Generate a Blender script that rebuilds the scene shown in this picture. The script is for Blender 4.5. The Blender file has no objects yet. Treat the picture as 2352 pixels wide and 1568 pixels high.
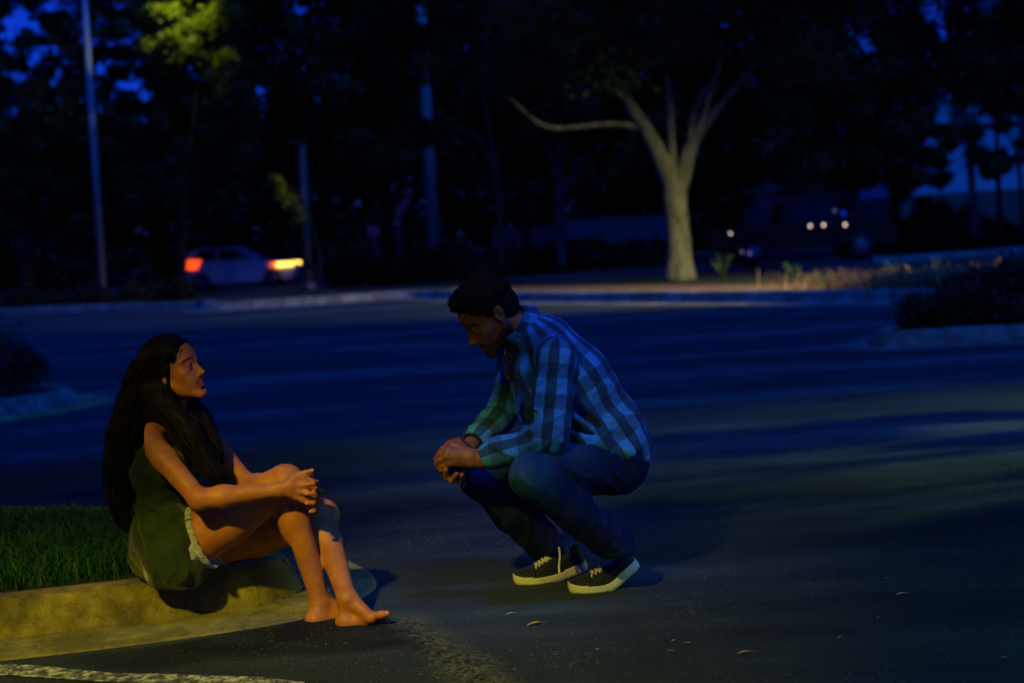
import bpy, math, random
import numpy as np
from mathutils import Vector, Matrix, noise as mnoise

random.seed(7); RNG = np.random.default_rng(7)
S = bpy.context.scene
COL = bpy.context.collection
R = math.radians

# ------------------------------------------------------------------ camera
CAM_H = 1.30; PITCH = 4.1; ROLL = -3.5; FPX = 3267.0      # pixel grid 2352 x 1568
cam_data = bpy.data.cameras.new("camera"); cam = bpy.data.objects.new("camera", cam_data); COL.objects.link(cam)
CM = Matrix.Rotation(R(90-PITCH), 4, 'X') @ Matrix.Rotation(R(ROLL), 4, 'Z')
cam.matrix_world = Matrix.Translation((0, 0, CAM_H)) @ CM
cam_data.lens = 50.0; cam_data.sensor_width = 36.0; cam_data.sensor_fit = 'HORIZONTAL'
cam_data.clip_start = 0.05; cam_data.clip_end = 2000
cam_data.dof.use_dof = True; cam_data.dof.focus_distance = 5.0; cam_data.dof.aperture_fstop = 1.9
S.camera = cam

# ------------------------------------------------------------------ world, exposure
world = bpy.data.worlds.new("World"); S.world = world; world.use_nodes = True
nt = world.node_tree; nt.nodes.clear()
sky = nt.nodes.new("ShaderNodeTexSky"); sky.sky_type = 'NISHITA'; sky.sun_disc = False
sky.sun_elevation = R(10); sky.sun_rotation = R(-60); sky.altitude = 0; sky.air_density = 1.0; sky.dust_density = 0.4; sky.ozone_density = 4.0
tint = nt.nodes.new("ShaderNodeMix"); tint.data_type = 'RGBA'; tint.blend_type = 'MULTIPLY'; tint.inputs[0].default_value = 1.0
tint.inputs[7].default_value = (0.018, 0.115, 1.18, 1)
bg = nt.nodes.new("ShaderNodeBackground"); bg.inputs[1].default_value = 0.095
wo = nt.nodes.new("ShaderNodeOutputWorld")
nt.links.new(sky.outputs[0], tint.inputs[6]); nt.links.new(tint.outputs[2], bg.inputs[0]); nt.links.new(bg.outputs[0], wo.inputs[0])
S.view_settings.view_transform = 'Standard'; S.view_settings.look = 'None'
S.view_settings.exposure = 0.0; S.view_settings.gamma = 1.0
try: S.view_settings.use_curve_mapping = False
except Exception: pass
S.cycles.use_denoising = True
S.cycles.max_bounces = 5; S.cycles.transparent_max_bounces = 6

# last blue light of the evening, from high on the right behind the viewer
sun_d = bpy.data.lights.new("sun", 'SUN'); sun_d.energy = 1.35; sun_d.angle = R(10); sun_d.color = (0.010, 0.155, 1.0)
sun = bpy.data.objects.new("sun", sun_d); COL.objects.link(sun)
sun.rotation_euler = Vector((0.25, -0.35, 0.90)).to_track_quat('Z', 'Y').to_euler()

# ------------------------------------------------------------------ helpers
CMI = np.array(CM.to_3x3())
def ray(x, y):
    return CMI @ np.array([(x-1176)/FPX, -(y-784)/FPX, -1.0])
def J(x, y, Y):
    """world point at depth Y on the sight line measured in the photograph"""
    d = ray(x, y); t = Y/d[1]
    return np.array([0, 0, CAM_H]) + d*t
def G(x, y, z=0.0):
    """ground point (height z) on that line"""
    d = ray(x, y); t = (z-CAM_H)/d[2]
    return np.array([0, 0, CAM_H]) + d*t
def V(*a): return np.array(a, float)
def nrm(v): v = np.array(v, float); return v/(np.linalg.norm(v)+1e-12)

def tag(o, label=None, cat=None, group=None, kind=None):
    if label: o["label"] = label
    if cat: o["category"] = cat
    if group: o["group"] = group
    if kind: o["kind"] = kind
    return o
def empty(name, loc=(0, 0, 0)):
    o = bpy.data.objects.new(name, None); o.location = tuple(loc); o.empty_display_size = .2; COL.objects.link(o); return o
def mesh_obj(name, verts, faces, mats, parent=None, smooth=True, loc=None):
    verts = np.asarray(verts, float)
    if parent is not None: verts = verts-np.array(parent.location) if parent.parent is None else verts-np.array(parent.parent.location)
    me = bpy.data.meshes.new(name)
    if isinstance(faces, np.ndarray):
        n = len(faces); k = faces.shape[1]
        me.vertices.add(len(verts)); me.vertices.foreach_set("co", verts.astype(np.float32).ravel())
        me.loops.add(n*k); me.loops.foreach_set("vertex_index", faces.astype(np.int32).ravel())
        me.polygons.add(n); me.polygons.foreach_set("loop_start", np.arange(0, n*k, k, dtype=np.int32))
        me.polygons.foreach_set("loop_total", np.full(n, k, dtype=np.int32))
        me.update(calc_edges=True)
    else:
        me.from_pydata([tuple(v) for v in verts], [], faces)
    if not isinstance(mats, (list, tuple)): mats = [mats]
    for m in mats: me.materials.append(m)
    if smooth: me.polygons.foreach_set("use_smooth", np.ones(len(me.polygons), bool))
    me.update()
    o = bpy.data.objects.new(name, me); COL.objects.link(o)
    if parent is not None: o.parent = parent
    return o

# mesh collector -----------------------------------------------------
class MB:
    def __init__(s): s.v = []; s.f = []
    def add(s, vs, fs):
        n = len(s.v); s.v.extend([tuple(map(float, v)) for v in vs]); s.f.extend([tuple(i+n for i in f) for f in fs]); return s
    def box(s, lo, hi, rot=0, c=None):
        x0, y0, z0 = lo; x1, y1, z1 = hi
        vs = [(x0,y0,z0),(x1,y0,z0),(x1,y1,z0),(x0,y1,z0),(x0,y0,z1),(x1,y0,z1),(x1,y1,z1),(x0,y1,z1)]
        if rot:
            cc = c if c is not None else ((x0+x1)/2, (y0+y1)/2); cs, sn = math.cos(rot), math.sin(rot)
            vs = [(cc[0]+(x-cc[0])*cs-(y-cc[1])*sn, cc[1]+(x-cc[0])*sn+(y-cc[1])*cs, z) for x, y, z in vs]
        return s.add(vs, [(0,3,2,1),(4,5,6,7),(0,1,5,4),(1,2,6,5),(2,3,7,6),(3,0,4,7)])
    def tube(s, pts, rad, n=10, caps=True, wob=0.0, seed=0):
        pts = [np.array(p, float) for p in pts]; rings = []
        up = V(0.13, 0.31, 0.94); rg = random.Random(seed)
        for i, p in enumerate(pts):
            t = nrm(pts[min(i+1, len(pts)-1)]-pts[max(i-1, 0)])
            a = np.cross(t, up); a = nrm(a if np.linalg.norm(a) > 1e-3 else np.cross(t, V(1, 0, 0))); b = np.cross(t, a)
            if i == 0: a0 = a
            else:
                a = nrm(a0-t*np.dot(a0, t)); b = np.cross(t, a); a0 = a
            r = rad[i] if hasattr(rad, '__len__') else rad
            rings.append([p+(a*math.cos(2*math.pi*k/n)+b*math.sin(2*math.pi*k/n))*r*(1+wob*(rg.random()-.5)) for k in range(n)])
        base = len(s.v)
        for rg_ in rings: s.v.extend([tuple(map(float, v)) for v in rg_])
        for i in range(len(rings)-1):
            for k in range(n):
                k2 = (k+1) % n
                s.f.append((base+i*n+k, base+i*n+k2, base+(i+1)*n+k2, base+(i+1)*n+k))
        if caps:
            s.f.append(tuple(base+k for k in reversed(range(n)))); s.f.append(tuple(base+(len(rings)-1)*n+k for k in range(n)))
        return s
    def build(s, name, m, parent=None, smooth=True):
        return mesh_obj(name, s.v, s.f, m, parent, smooth)

def smooth_path(pts, n=8):
    pts = [np.array(p, float) for p in pts]; P = [2*pts[0]-pts[1]]+pts+[2*pts[-1]-pts[-2]]; out = []
    for i in range(1, len(P)-2):
        for k in range(n):
            t = k/n; a, b, c, d = P[i-1:i+3]
            out.append(.5*((2*b)+(-a+c)*t+(2*a-5*b+4*c-d)*t*t+(-a+3*b-3*c+d)*t**3))
    out.append(pts[-1]); return out

# ------------------------------------------------------------------ materials
class NT:
    def __init__(s, name):
        s.m = bpy.data.materials.new(name); s.m.use_nodes = True; s.t = s.m.node_tree; s.t.nodes.clear()
        s.out = s.n("ShaderNodeOutputMaterial"); s.b = s.n("ShaderNodeBsdfPrincipled"); s.l(s.b.outputs[0], s.out.inputs[0])
    def n(s, t, **k):
        x = s.t.nodes.new(t)
        for a, b in k.items(): setattr(x, a, b)
        return x
    def l(s, a, b): s.t.links.new(a, b)
    def coords(s, kind='Object', scale=(1, 1, 1), rot=(0, 0, 0)):
        tc = s.n("ShaderNodeTexCoord"); mp = s.n("ShaderNodeMapping"); mp.inputs['Scale'].default_value = scale; mp.inputs['Rotation'].default_value = rot
        s.l(tc.outputs[kind], mp.inputs[0]); return mp.outputs[0]
    def noise(s, co, scale, detail=4, rough=.6):
        x = s.n("ShaderNodeTexNoise"); x.inputs['Scale'].default_value = scale; x.inputs['Detail'].default_value = detail; x.inputs['Roughness'].default_value = rough
        if co is not None: s.l(co, x.inputs['Vector'])
        return x.outputs[0]
    def ramp(s, f, stops):
        x = s.n("ShaderNodeValToRGB"); e = x.color_ramp.elements
        while len(e) < len(stops): e.new(.5)
        for i, (p, c) in enumerate(stops):
            e[i].position = p; e[i].color = (c, c, c, 1) if isinstance(c, (int, float)) else (*c, 1)
        s.l(f, x.inputs[0]); return x.outputs[0]
    def mix(s, f, a, b, mode='MIX'):
        x = s.n("ShaderNodeMix", data_type='RGBA', blend_type=mode)
        for v, i in ((f, 0), (a, 6), (b, 7)):
            if isinstance(v, (int, float)): x.inputs[i].default_value = v if i == 0 else (v, v, v, 1)
            elif isinstance(v, tuple): x.inputs[i].default_value = (*v, 1)
            else: s.l(v, x.inputs[i])
        return x.outputs[2]
    def math(s, op, a, b=0.0, c=None):
        x = s.n("ShaderNodeMath", operation=op)
        for v, i in ((a, 0), (b, 1), (c, 2)):
            if v is None: continue
            if isinstance(v, (int, float)): x.inputs[i].default_value = v
            else: s.l(v, x.inputs[i])
        return x.outputs[0]
    def bump(s, h, strength=.3, dist=.01):
        x = s.n("ShaderNodeBump"); x.inputs['Strength'].default_value = strength; x.inputs['Distance'].default_value = dist
        s.l(h, x.inputs['Height']); s.l(x.outputs[0], s.b.inputs['Normal']); return x
    def set(s, **k):
        for a, v in k.items():
            i = s.b.inputs[a.replace('_', ' ')]
            if isinstance(v, (int, float, tuple)): i.default_value = v if not (isinstance(v, tuple) and len(v) == 3) else (*v, 1)
            else: s.l(v, i)
        return s

def simple(name, col, rough=.7, var=.25, scale=6, bump=0.0, spec=.4, metal=0.0, bscale=None, bdist=.01):
    t = NT(name); co = t.coords('Object'); n = t.noise(co, scale, 5)
    c2 = tuple(min(1, c*(1+var)) for c in col); c1 = tuple(c*(1-var) for c in col)
    t.set(Base_Color=t.ramp(n, [(.3, c1), (.7, c2)]), Roughness=rough, Metallic=metal)
    t.b.inputs['Specular IOR Level'].default_value = spec
    if bump: t.bump(t.noise(co, bscale or scale*4, 5), bump, bdist)
    return t.m
def emis(name, col, strength):
    t = NT(name); t.set(Base_Color=(.05, .05, .05)); t.b.inputs['Emission Color'].default_value = (*col, 1); t.b.inputs['Emission Strength'].default_value = strength
    return t.m

# ------------------------------------------------------------------ value noise in numpy
_L = RNG.random((32, 32, 32)).astype(np.float32)
def vnoise(x, y, z):
    xi = np.floor(x).astype(np.int32); yi = np.floor(y).astype(np.int32); zi = np.floor(z).astype(np.int32)
    fx = x-xi; fy = y-yi; fz = z-zi
    fx = fx*fx*(3-2*fx); fy = fy*fy*(3-2*fy); fz = fz*fz*(3-2*fz)
    x0 = xi & 31; x1 = (xi+1) & 31; y0 = yi & 31; y1 = (yi+1) & 31; z0 = zi & 31; z1 = (zi+1) & 31
    a = _L[x0, y0, z0]*(1-fx)+_L[x1, y0, z0]*fx; b = _L[x0, y1, z0]*(1-fx)+_L[x1, y1, z0]*fx
    c = _L[x0, y0, z1]*(1-fx)+_L[x1, y0, z1]*fx; d = _L[x0, y1, z1]*(1-fx)+_L[x1, y1, z1]*fx
    return (a*(1-fy)+b*fy)*(1-fz)+(c*(1-fy)+d*fy)*fz

# ------------------------------------------------------------------ implicit surfaces -> one continuous mesh
class SDF:
    def __init__(s, lo, hi, h):
        s.lo = np.array(lo, float); s.h = h; s.n = np.ceil((np.array(hi)-s.lo)/h).astype(int)+1
        s.f = np.full(s.n, .05, np.float32)
    def region(s, lo, hi):
        a = np.clip(np.floor((np.array(lo)-s.lo)/s.h).astype(int), 0, s.n-1); b = np.clip(np.ceil((np.array(hi)-s.lo)/s.h).astype(int)+1, 1, s.n)
        sl = tuple(slice(i, j) for i, j in zip(a, b))
        ax = [(s.lo[i]+np.arange(a[i], b[i])*s.h).astype(np.float32) for i in range(3)]
        return sl, ax[0][:, None, None], ax[1][None, :, None], ax[2][None, None, :]
    def apply(s, fn, lo, hi, k, op='add'):
        m = .03+k
        sl, X, Y, Z = s.region(np.array(lo)-m, np.array(hi)+m)
        if min(s.f[sl].shape) == 0: return
        d = fn(X, Y, Z).astype(np.float32); f = s.f[sl]
        if op == 'add':
            h = np.maximum(k-np.abs(f-d), 0)/max(k, 1e-6); s.f[sl] = np.minimum(f, d)-h*h*k*.25
        elif op == 'sub':
            d = -d; h = np.maximum(k-np.abs(f-d), 0)/max(k, 1e-6); s.f[sl] = np.maximum(f, d)+h*h*k*.25
        elif op == 'and':
            h = np.maximum(k-np.abs(f-d), 0)/max(k, 1e-6); s.f[sl] = np.maximum(f, d)+h*h*k*.25
        elif op == 'off': s.f[sl] = f+d
    def cone(s, a, b, ra, rb, k=.015, op='add', side=None, sc=1.0, fold=None):
        a = np.array(a, float); b = np.array(b, float); ab = b-a; L2 = max(float(ab@ab), 1e-9); L = math.sqrt(L2)
        if side is not None:
            sd = np.array(side, float); sd = nrm(sd-ab/L*np.dot(sd, ab/L)) if L > 1e-4 else nrm(sd)
        m = max(ra, rb)*max(sc, 1)+(fold[0] if fold else 0)
        if fold:
            ax = ab/L; s1 = sd if side is not None else nrm(np.cross(ax, V(.3, .9, .2))); s2 = np.cross(ax, s1)
            amp, fa, fc, tw, seed = fold
        def fn(X, Y, Z):
            px, py, pz = X-a[0], Y-a[1], Z-a[2]
            t = np.clip((px*ab[0]+py*ab[1]+pz*ab[2])/L2, 0, 1)
            qx, qy, qz = px-t*ab[0], py-t*ab[1], pz-t*ab[2]
            if side is not None and sc != 1:
                c = (qx*sd[0]+qy*sd[1]+qz*sd[2])*(1-1/sc); qx = qx-c*sd[0]; qy = qy-c*sd[1]; qz = qz-c*sd[2]
            d = np.sqrt(qx*qx+qy*qy+qz*qz)-(ra+(rb-ra)*t)
            if fold:
                u = (px*ax[0]+py*ax[1]+pz*ax[2]); v = px*s1[0]+py*s1[1]+pz*s1[2]; w = px*s2[0]+py*s2[1]+pz*s2[2]
                u2 = u+tw*v
                nn = vnoise(u2*fa+seed, v*fc+seed*1.7, w*fc+3.1); nn = 1-np.abs(2*nn-1)
                n2 = vnoise(u2*fa*2.3+seed+7, v*fc*2+1.7, w*fc*2+9.1)
                d = d-amp*(nn*nn*1.2-.5+.35*(n2-.5))
            return d
        s.apply(fn, np.minimum(a, b)-m, np.maximum(a, b)+m, k, op); return s
    def chain(s, pts, rad, k=.01, kj=.012, **kw):
        for i in range(len(pts)-1): s.cone(pts[i], pts[i+1], rad[i], rad[i+1], k if i == 0 else kj, **kw)
        return s
    def ell(s, c, r, M=None, k=.015, op='add', nz=None):
        c = np.array(c, float); r = np.array(r, float); M = np.eye(3) if M is None else np.array(M, float)   # rows = axes
        m = float(r.max())
        def fn(X, Y, Z):
            px, py, pz = X-c[0], Y-c[1], Z-c[2]
            q = [(px*M[i][0]+py*M[i][1]+pz*M[i][2])/r[i] for i in range(3)]
            k0 = np.sqrt(q[0]**2+q[1]**2+q[2]**2)+1e-9; k1 = np.sqrt((q[0]/r[0])**2+(q[1]/r[1])**2+(q[2]/r[2])**2)+1e-9
            d = k0*(k0-1)/k1
            if nz: d = d-nz[0]*(vnoise(px*nz[1]+5, py*nz[1]+9, pz*nz[1]+2)-.5)
            return d
        s.apply(fn, c-m, c+m, k, op); return s
    def half(s, p, n, k=.01, lo=None, hi=None):
        """keep the side opposite to n, inside the given box"""
        p = np.array(p, float); n = nrm(n)
        lo = s.lo if lo is None else lo; hi = s.lo+s.n*s.h if hi is None else hi
        s.apply(lambda X, Y, Z: (X-p[0])*n[0]+(Y-p[1])*n[1]+(Z-p[2])*n[2], lo, hi, k, 'and'); return s
    def mesh(s):
        f = s.f; h = s.h; neg = f < 0; nx, ny, nz = f.shape
        cnt = np.zeros((nx-1, ny-1, nz-1), np.uint8); cs = [(i, j, k) for i in (0, 1) for j in (0, 1) for k in (0, 1)]
        for i, j, k in cs: cnt += neg[i:nx-1+i, j:ny-1+j, k:nz-1+k]
        act = np.argwhere((cnt > 0) & (cnt < 8)); I, Jx, K = act.T
        val = {c: f[I+c[0], Jx+c[1], K+c[2]] for c in cs}
        acc = np.zeros((len(act), 3)); num = np.zeros(len(act))
        for c in cs:
            for ax in range(3):
                if c[ax] == 0:
                    d = list(c); d[ax] = 1; d = tuple(d); a, b = val[c], val[d]; m = (a < 0) != (b < 0)
                    t = np.where(m, a/np.where(np.abs(a-b) < 1e-9, 1, a-b), 0)
                    p = np.tile(np.array(c, float), (len(act), 1)); p[:, ax] = t
                    acc += p*m[:, None]; num += m
        verts = (act+acc/num[:, None])*h+s.lo
        idx = np.full(cnt.shape, -1, np.int32); idx[I, Jx, K] = np.arange(len(act)); quads = []
        for ax in range(3):
            sl0 = [slice(None)]*3; sl1 = [slice(None)]*3; sl0[ax] = slice(0, -1); sl1[ax] = slice(1, None)
            ch = np.argwhere(neg[tuple(sl0)] != neg[tuple(sl1)]); o1, o2 = [(1, 2), (2, 0), (0, 1)][ax]
            ok = (ch[:, o1] > 0) & (ch[:, o2] > 0) & (ch[:, o1] < cnt.shape[o1]) & (ch[:, o2] < cnt.shape[o2]); ch = ch[ok]
            flip = neg[tuple(ch.T)]; q = []
            for da, db in ((-1, -1), (0, -1), (0, 0), (-1, 0)):
                c2 = ch.copy(); c2[:, o1] += da; c2[:, o2] += db; q.append(idx[tuple(c2.T)])
            q = np.stack(q, 1); q[~flip] = q[~flip][:, ::-1]; quads.append(q)
        return verts, np.concatenate(quads)
    def smooth_mesh(s, it=1, lam=.5):
        v, q = s.mesh()
        for _ in range(it):
            acc = np.zeros_like(v); n = np.zeros(len(v))
            for i in range(4):
                a, b = q[:, i], q[:, (i+1) % 4]
                np.add.at(acc, a, v[b]); np.add.at(n, a, 1)
            v = v*(1-lam)+acc/n[:, None]*lam
        return v, q

def set_color(o, cols, name='Col'):
    me = o.data; a = me.color_attributes.new(name, 'FLOAT_COLOR', 'POINT')
    c = np.ones((len(me.vertices), 4), np.float32); c[:, :3] = cols; a.data.foreach_set('color', c.ravel())

# ------------------------------------------------------------------ people: materials
def skin_mat(name, base, dark, rough=.42):
    t = NT(name); co = t.coords('Object'); at = t.n("ShaderNodeAttribute", attribute_name='Col')
    n = t.noise(co, 14, 5); n2 = t.noise(co, 160, 3)
    c = t.mix(t.ramp(n, [(.35, 0.0), (.65, 1.0)]), base, dark); c = t.mix(.35, c, t.ramp(t.noise(co, 70, 5, .7), [(.3, .6), (.7, 1.3)]), 'MULTIPLY'); c = t.mix(1.0, c, at.outputs[0], 'MULTIPLY')
    t.set(Base_Color=c, Roughness=rough); t.b.inputs['Subsurface Weight'].default_value = .12
    t.b.inputs['Subsurface Radius'].default_value = (.012, .005, .003); t.b.inputs['Subsurface Scale'].default_value = .5
    t.b.inputs['Specular IOR Level'].default_value = .35
    t.bump(t.math('ADD', n2, t.math('MULTIPLY', t.noise(co, 38, 5), 1.2)), .30, .003)
    return t.m
M_SKIN_W = skin_mat("skin_tan", (.52, .20, .06), (.40, .135, .035), .50)
M_SKIN_M = skin_mat("skin_deep", (.25, .095, .038), (.17, .06, .024), .48)
def hair_mat(name, c, rough=.45):
    t = NT(name); t.set(Base_Color=c, Roughness=rough); t.b.inputs['Specular IOR Level'].default_value = .12; return t.m
M_HAIR_W = hair_mat("dark_brown_hair", (.007, .005, .004), .65)
M_HAIR_M = hair_mat("black_hair", (.006, .005, .005), .8)
def cloth_mat(name, c1, c2, weave=900, rough=.85, sheen=.2, bump=.25, nscale=7):
    t = NT(name); co = t.coords('Object'); n = t.noise(co, nscale, 6)
    t.set(Base_Color=t.ramp(n, [(.3, c1), (.7, c2)]), Roughness=rough); t.b.inputs['Sheen Weight'].default_value = sheen
    t.b.inputs['Specular IOR Level'].default_value = .2
    w = t.noise(co, weave*.35, 2); w2 = t.noise(co, 38, 4)
    t.bump(t.math('ADD', t.math('MULTIPLY', w, .25), w2), bump, .004); return t.m
M_TOP = cloth_mat("olive_viscose", (.013, .028, .006), (.024, .046, .010), rough=.8, bump=.6)
M_SHORTS = cloth_mat("pale_denim", (.26, .34, .50), (.50, .58, .80), nscale=40)
def jeans_mat():
    t = NT("indigo_denim"); co = t.coords('Object'); n = t.noise(co, 9, 6); at = t.n("ShaderNodeAttribute", attribute_name='Col')
    c = t.ramp(n, [(.3, (.002, .008, .045)), (.7, (.005, .018, .10))])
    c = t.mix(at.outputs['Fac'], c, (.03, .14, .32))
    t.set(Base_Color=c, Roughness=.85); t.b.inputs['Specular IOR Level'].default_value = .15
    t.bump(t.math('ADD', t.math('MULTIPLY', t.noise(co, 420, 2), .3), t.noise(co, 30, 5)), .35, .004); return t.m
M_JEANS = jeans_mat()
def plaid_mat():
    t = NT("buffalo_plaid_flannel"); uv = t.n("ShaderNodeUVMap", uv_map='plaid'); sp = t.n("ShaderNodeSeparateXYZ"); t.l(uv.outputs[0], sp.inputs[0])
    per = .080
    def band(o, per):
        m = t.math('FRACT', t.math('DIVIDE', o, per)); x = t.math('ABSOLUTE', t.math('SUBTRACT', m, .5))
        return t.ramp(x, [(.225, 0.0), (.275, 1.0)])
    a = band(sp.outputs[0], .108); b = band(sp.outputs[1], .080)
    s_ = t.math('ADD', t.math('MULTIPLY', a, .30), t.math('MULTIPLY', b, .70))
    # fine white-dashed overcheck
    m2 = t.math('FRACT', t.math('DIVIDE', sp.outputs[1], per*.5)); l2 = t.ramp(t.math('ABSOLUTE', t.math('SUBTRACT', m2, .5)), [(.03, 1.0), (.05, 0.0)])
    c = t.ramp(s_, [(0.0, (.010, .040, .11)), (.30, (.014, .070, .19)), (.70, (.024, .13, .40)), (1.0, (.038, .24, .74))])
    c = t.mix(t.math('MULTIPLY', l2, .05), c, (.2, .5, .7))
    co = t.coords('Object'); c = t.mix(.5, c, t.ramp(t.noise(co, 60, 4), [(.3, .55), (.7, 1.3)]), 'MULTIPLY')
    t.set(Base_Color=c, Roughness=.9); t.b.inputs['Sheen Weight'].default_value = .06; t.b.inputs['Specular IOR Level'].default_value = .15
    t.bump(t.math('ADD', t.math('MULTIPLY', t.noise(co, 300, 2), .25), t.noise(co, 34, 5)), .3, .004); return t.m
M_PLAID = plaid_mat()
M_TEE = cloth_mat("black_tee", (.006, .006, .007), (.011, .011, .012))
M_CANVAS = cloth_mat("black_canvas", (.006, .011, .026), (.010, .018, .040), rough=.7)
M_RUBBER = simple("offwhite_rubber", (.66, .66, .52), .55, .10, 30, .1)
M_LACE = simple("white_lace", (.72, .72, .66), .8, .1, 60)
M_OUTSOLE = simple("pale_outsole", (.52, .50, .38), .7, .2, 60)
M_METAL = simple("silver_chain", (.6, .6, .62), .25, .05, 20, metal=1.0)

# ------------------------------------------------------------------ people: builders
def frame(yaw_dir, pitch, roll=0):
    """head frame from a horizontal facing direction and an upward pitch (rad): rows F, L, U"""
    f = nrm([yaw_dir[0], yaw_dir[1], 0]); F = f*math.cos(pitch)+V(0, 0, 1)*math.sin(pitch); L = np.cross(V(0, 0, 1), f); U = np.cross(F, L)
    if roll: L2 = L*math.cos(roll)+U*math.sin(roll); U = U*math.cos(roll)-L*math.sin(roll); L = L2
    return np.array([F, nrm(L), nrm(U)])
class Head:
    def __init__(s, o, M, sc=1.0, female=False): s.o = np.array(o, float); s.M = M; s.sc = sc; s.fem = female
    def p(s, f, l, u): return s.o+(s.M[0]*f+s.M[1]*l+s.M[2]*u)*s.sc
    def loc(s, v): return (np.asarray(v)-s.o)@s.M.T/s.sc
    def build(s, g):
        p, sc, M = s.p, s.sc, s.M; E = lambda c, r, k=.012, op='add': g.ell(p(*c), np.array(r)*sc, M, k*sc, op)
        C = lambda a, b, ra, rb, k=.012, op='add': g.cone(p(*a), p(*b), ra*sc, rb*sc, k*sc, op)
        E((-.012, 0, .038), (.095, .074, .084)); E((.030, 0, -.030), (.054, .056, .078), .03); E((.045, 0, .035), (.045, .055, .055), .02)
        jw = .046 if s.fem else .053
        for e in (-1, 1):
            C((-.004, e*jw, -.055), (.072, e*.013, -.103), .015, .012 if s.fem else .015, .028)
            E((.054, e*.042, -.024), (.022, .019, .017), .022)
            C((.082, e*.014, .019), (.068, e*.045, .020), .0085 if s.fem else .011, .008, .016)
        E((.080, 0, -.106), (.014, .018, .013), .016)
        E((.068, 0, -.066), (.024, .027, .030), .018)
        for e in (-1, 1):
            E((.060, e*.026, -.046), (.026, .024, .028), .02)
            E((.097, e*.033, .000), (.0155, .018, .0115), .012, 'sub')
            C((.078, e*.006, -.004), (.084, e*.010, -.038), .010, .013, .012)
        # nose
        if s.fem: C((.082, 0, .010), (.1075, 0, -.032), .0068, .0078, .012); E((.108, 0, -.034), (.009, .0095, .008), .006); wing = .0115
        else: C((.083, 0, .008), (.109, 0, -.034), .0085, .010, .012); E((.108, 0, -.037), (.0115, .0135, .0095), .007); wing = .0165
        for e in (-1, 1):
            E((.0955, e*wing, -.0395), (.010, .0065 if s.fem else .008, .0075), .006)
            E((.101, e*wing*.55, -.0475), (.006, .0035, .004), .003, 'sub')
        # lips
        C((.0895, 0, -.0655), (.078, .024, -.0685), .0062, .003, .006); C((.0895, 0, -.0655), (.078, -.024, -.0685), .0062, .003, .006)
        C((.0885, 0, -.0775), (.078, .021, -.072), .0078, .003, .006); C((.0885, 0, -.0775), (.078, -.021, -.072), .0078, .003, .006)
        C((.098, 0, -.0715), (.080, .027, -.0695), .0015, .001, .004, 'sub'); C((.098, 0, -.0715), (.080, -.027, -.0695), .0015, .001, .004, 'sub')
        C((.094, 0, -.090), (.088, 0, -.090), .004, .004, .012, 'sub')
        # eyes and lids
        for e in (-1, 1):
            E((.0745, e*.032, -.001), (.0125, .0125, .0125), .003); 
            E((.0748, e*.032, .0035), (.0134, .0145, .0105), .003); E((.0742, e*.032, -.0085), (.0130, .0140, .0062), .004)
        # ears
        for e in (-1, 1):
            E((-.012, e*.076, -.006), (.0155, .0055, .028), .006); E((-.020, e*.080, .006), (.012, .005, .020), .004)
            E((-.006, e*.0815, -.004), (.0085, .0065, .015), .004, 'sub'); E((-.004, e*.0775, -.031), (.0075, .005, .009), .005); C((.003, e*.073, -.004), (.003, e*.074, -.014), .005, .005, .006)
    def colours(s, v, col, lip, brow_c, brow_th=.0048, eyew=(.45, .75, 1.2)):
        q = s.loc(v); f, l, u = q.T; near = (np.abs(f-.03) < .12) & (np.abs(l) < .1) & (np.abs(u) < .14)
        al = np.abs(l)
        d = np.minimum(np.hypot(np.maximum(al-.013, 0)*.42, u+.0650), np.hypot(np.maximum(al-.010, 0)*.5, u+.0768)*.92)
        w = np.clip((.0085-d)/.003, 0, 1)*(near & (f > .076)); col[:] = col*(1-w[:, None])+np.array(lip)*w[:, None]
        bl = (al-.034)/.021; arch = .0225+.0035*(1-bl*bl)-(.004*bl)
        w = np.clip((brow_th-np.abs(u-arch))/.002, 0, 1)*(np.abs(bl) < 1)*(near & (f > .05)); col[:] = col*(1-w[:, None])+np.array(brow_c)*w[:, None]
        e = (al-.032)/.0135; op = (.0034 if s.fem else .0030)*np.sqrt(np.clip(1-e*e, 0, 1)); w = ((np.abs(u+.0012) < op) & near & (f > .07) & (np.abs(e) < 1))
        iris = np.hypot(al-.032, u+.0008) < .0058
        col[w & ~iris] = eyew; col[w & iris] = .03
        line = (np.abs(np.abs(u+.0012)-op-.0008) < .0011) & near & (f > .066) & (np.abs(e) < 1.05) & (u > -.003); col[line] = .06
        return col

def person(name, label, base):
    r = empty(name, base); tag(r, label, 'person'); return r

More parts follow.
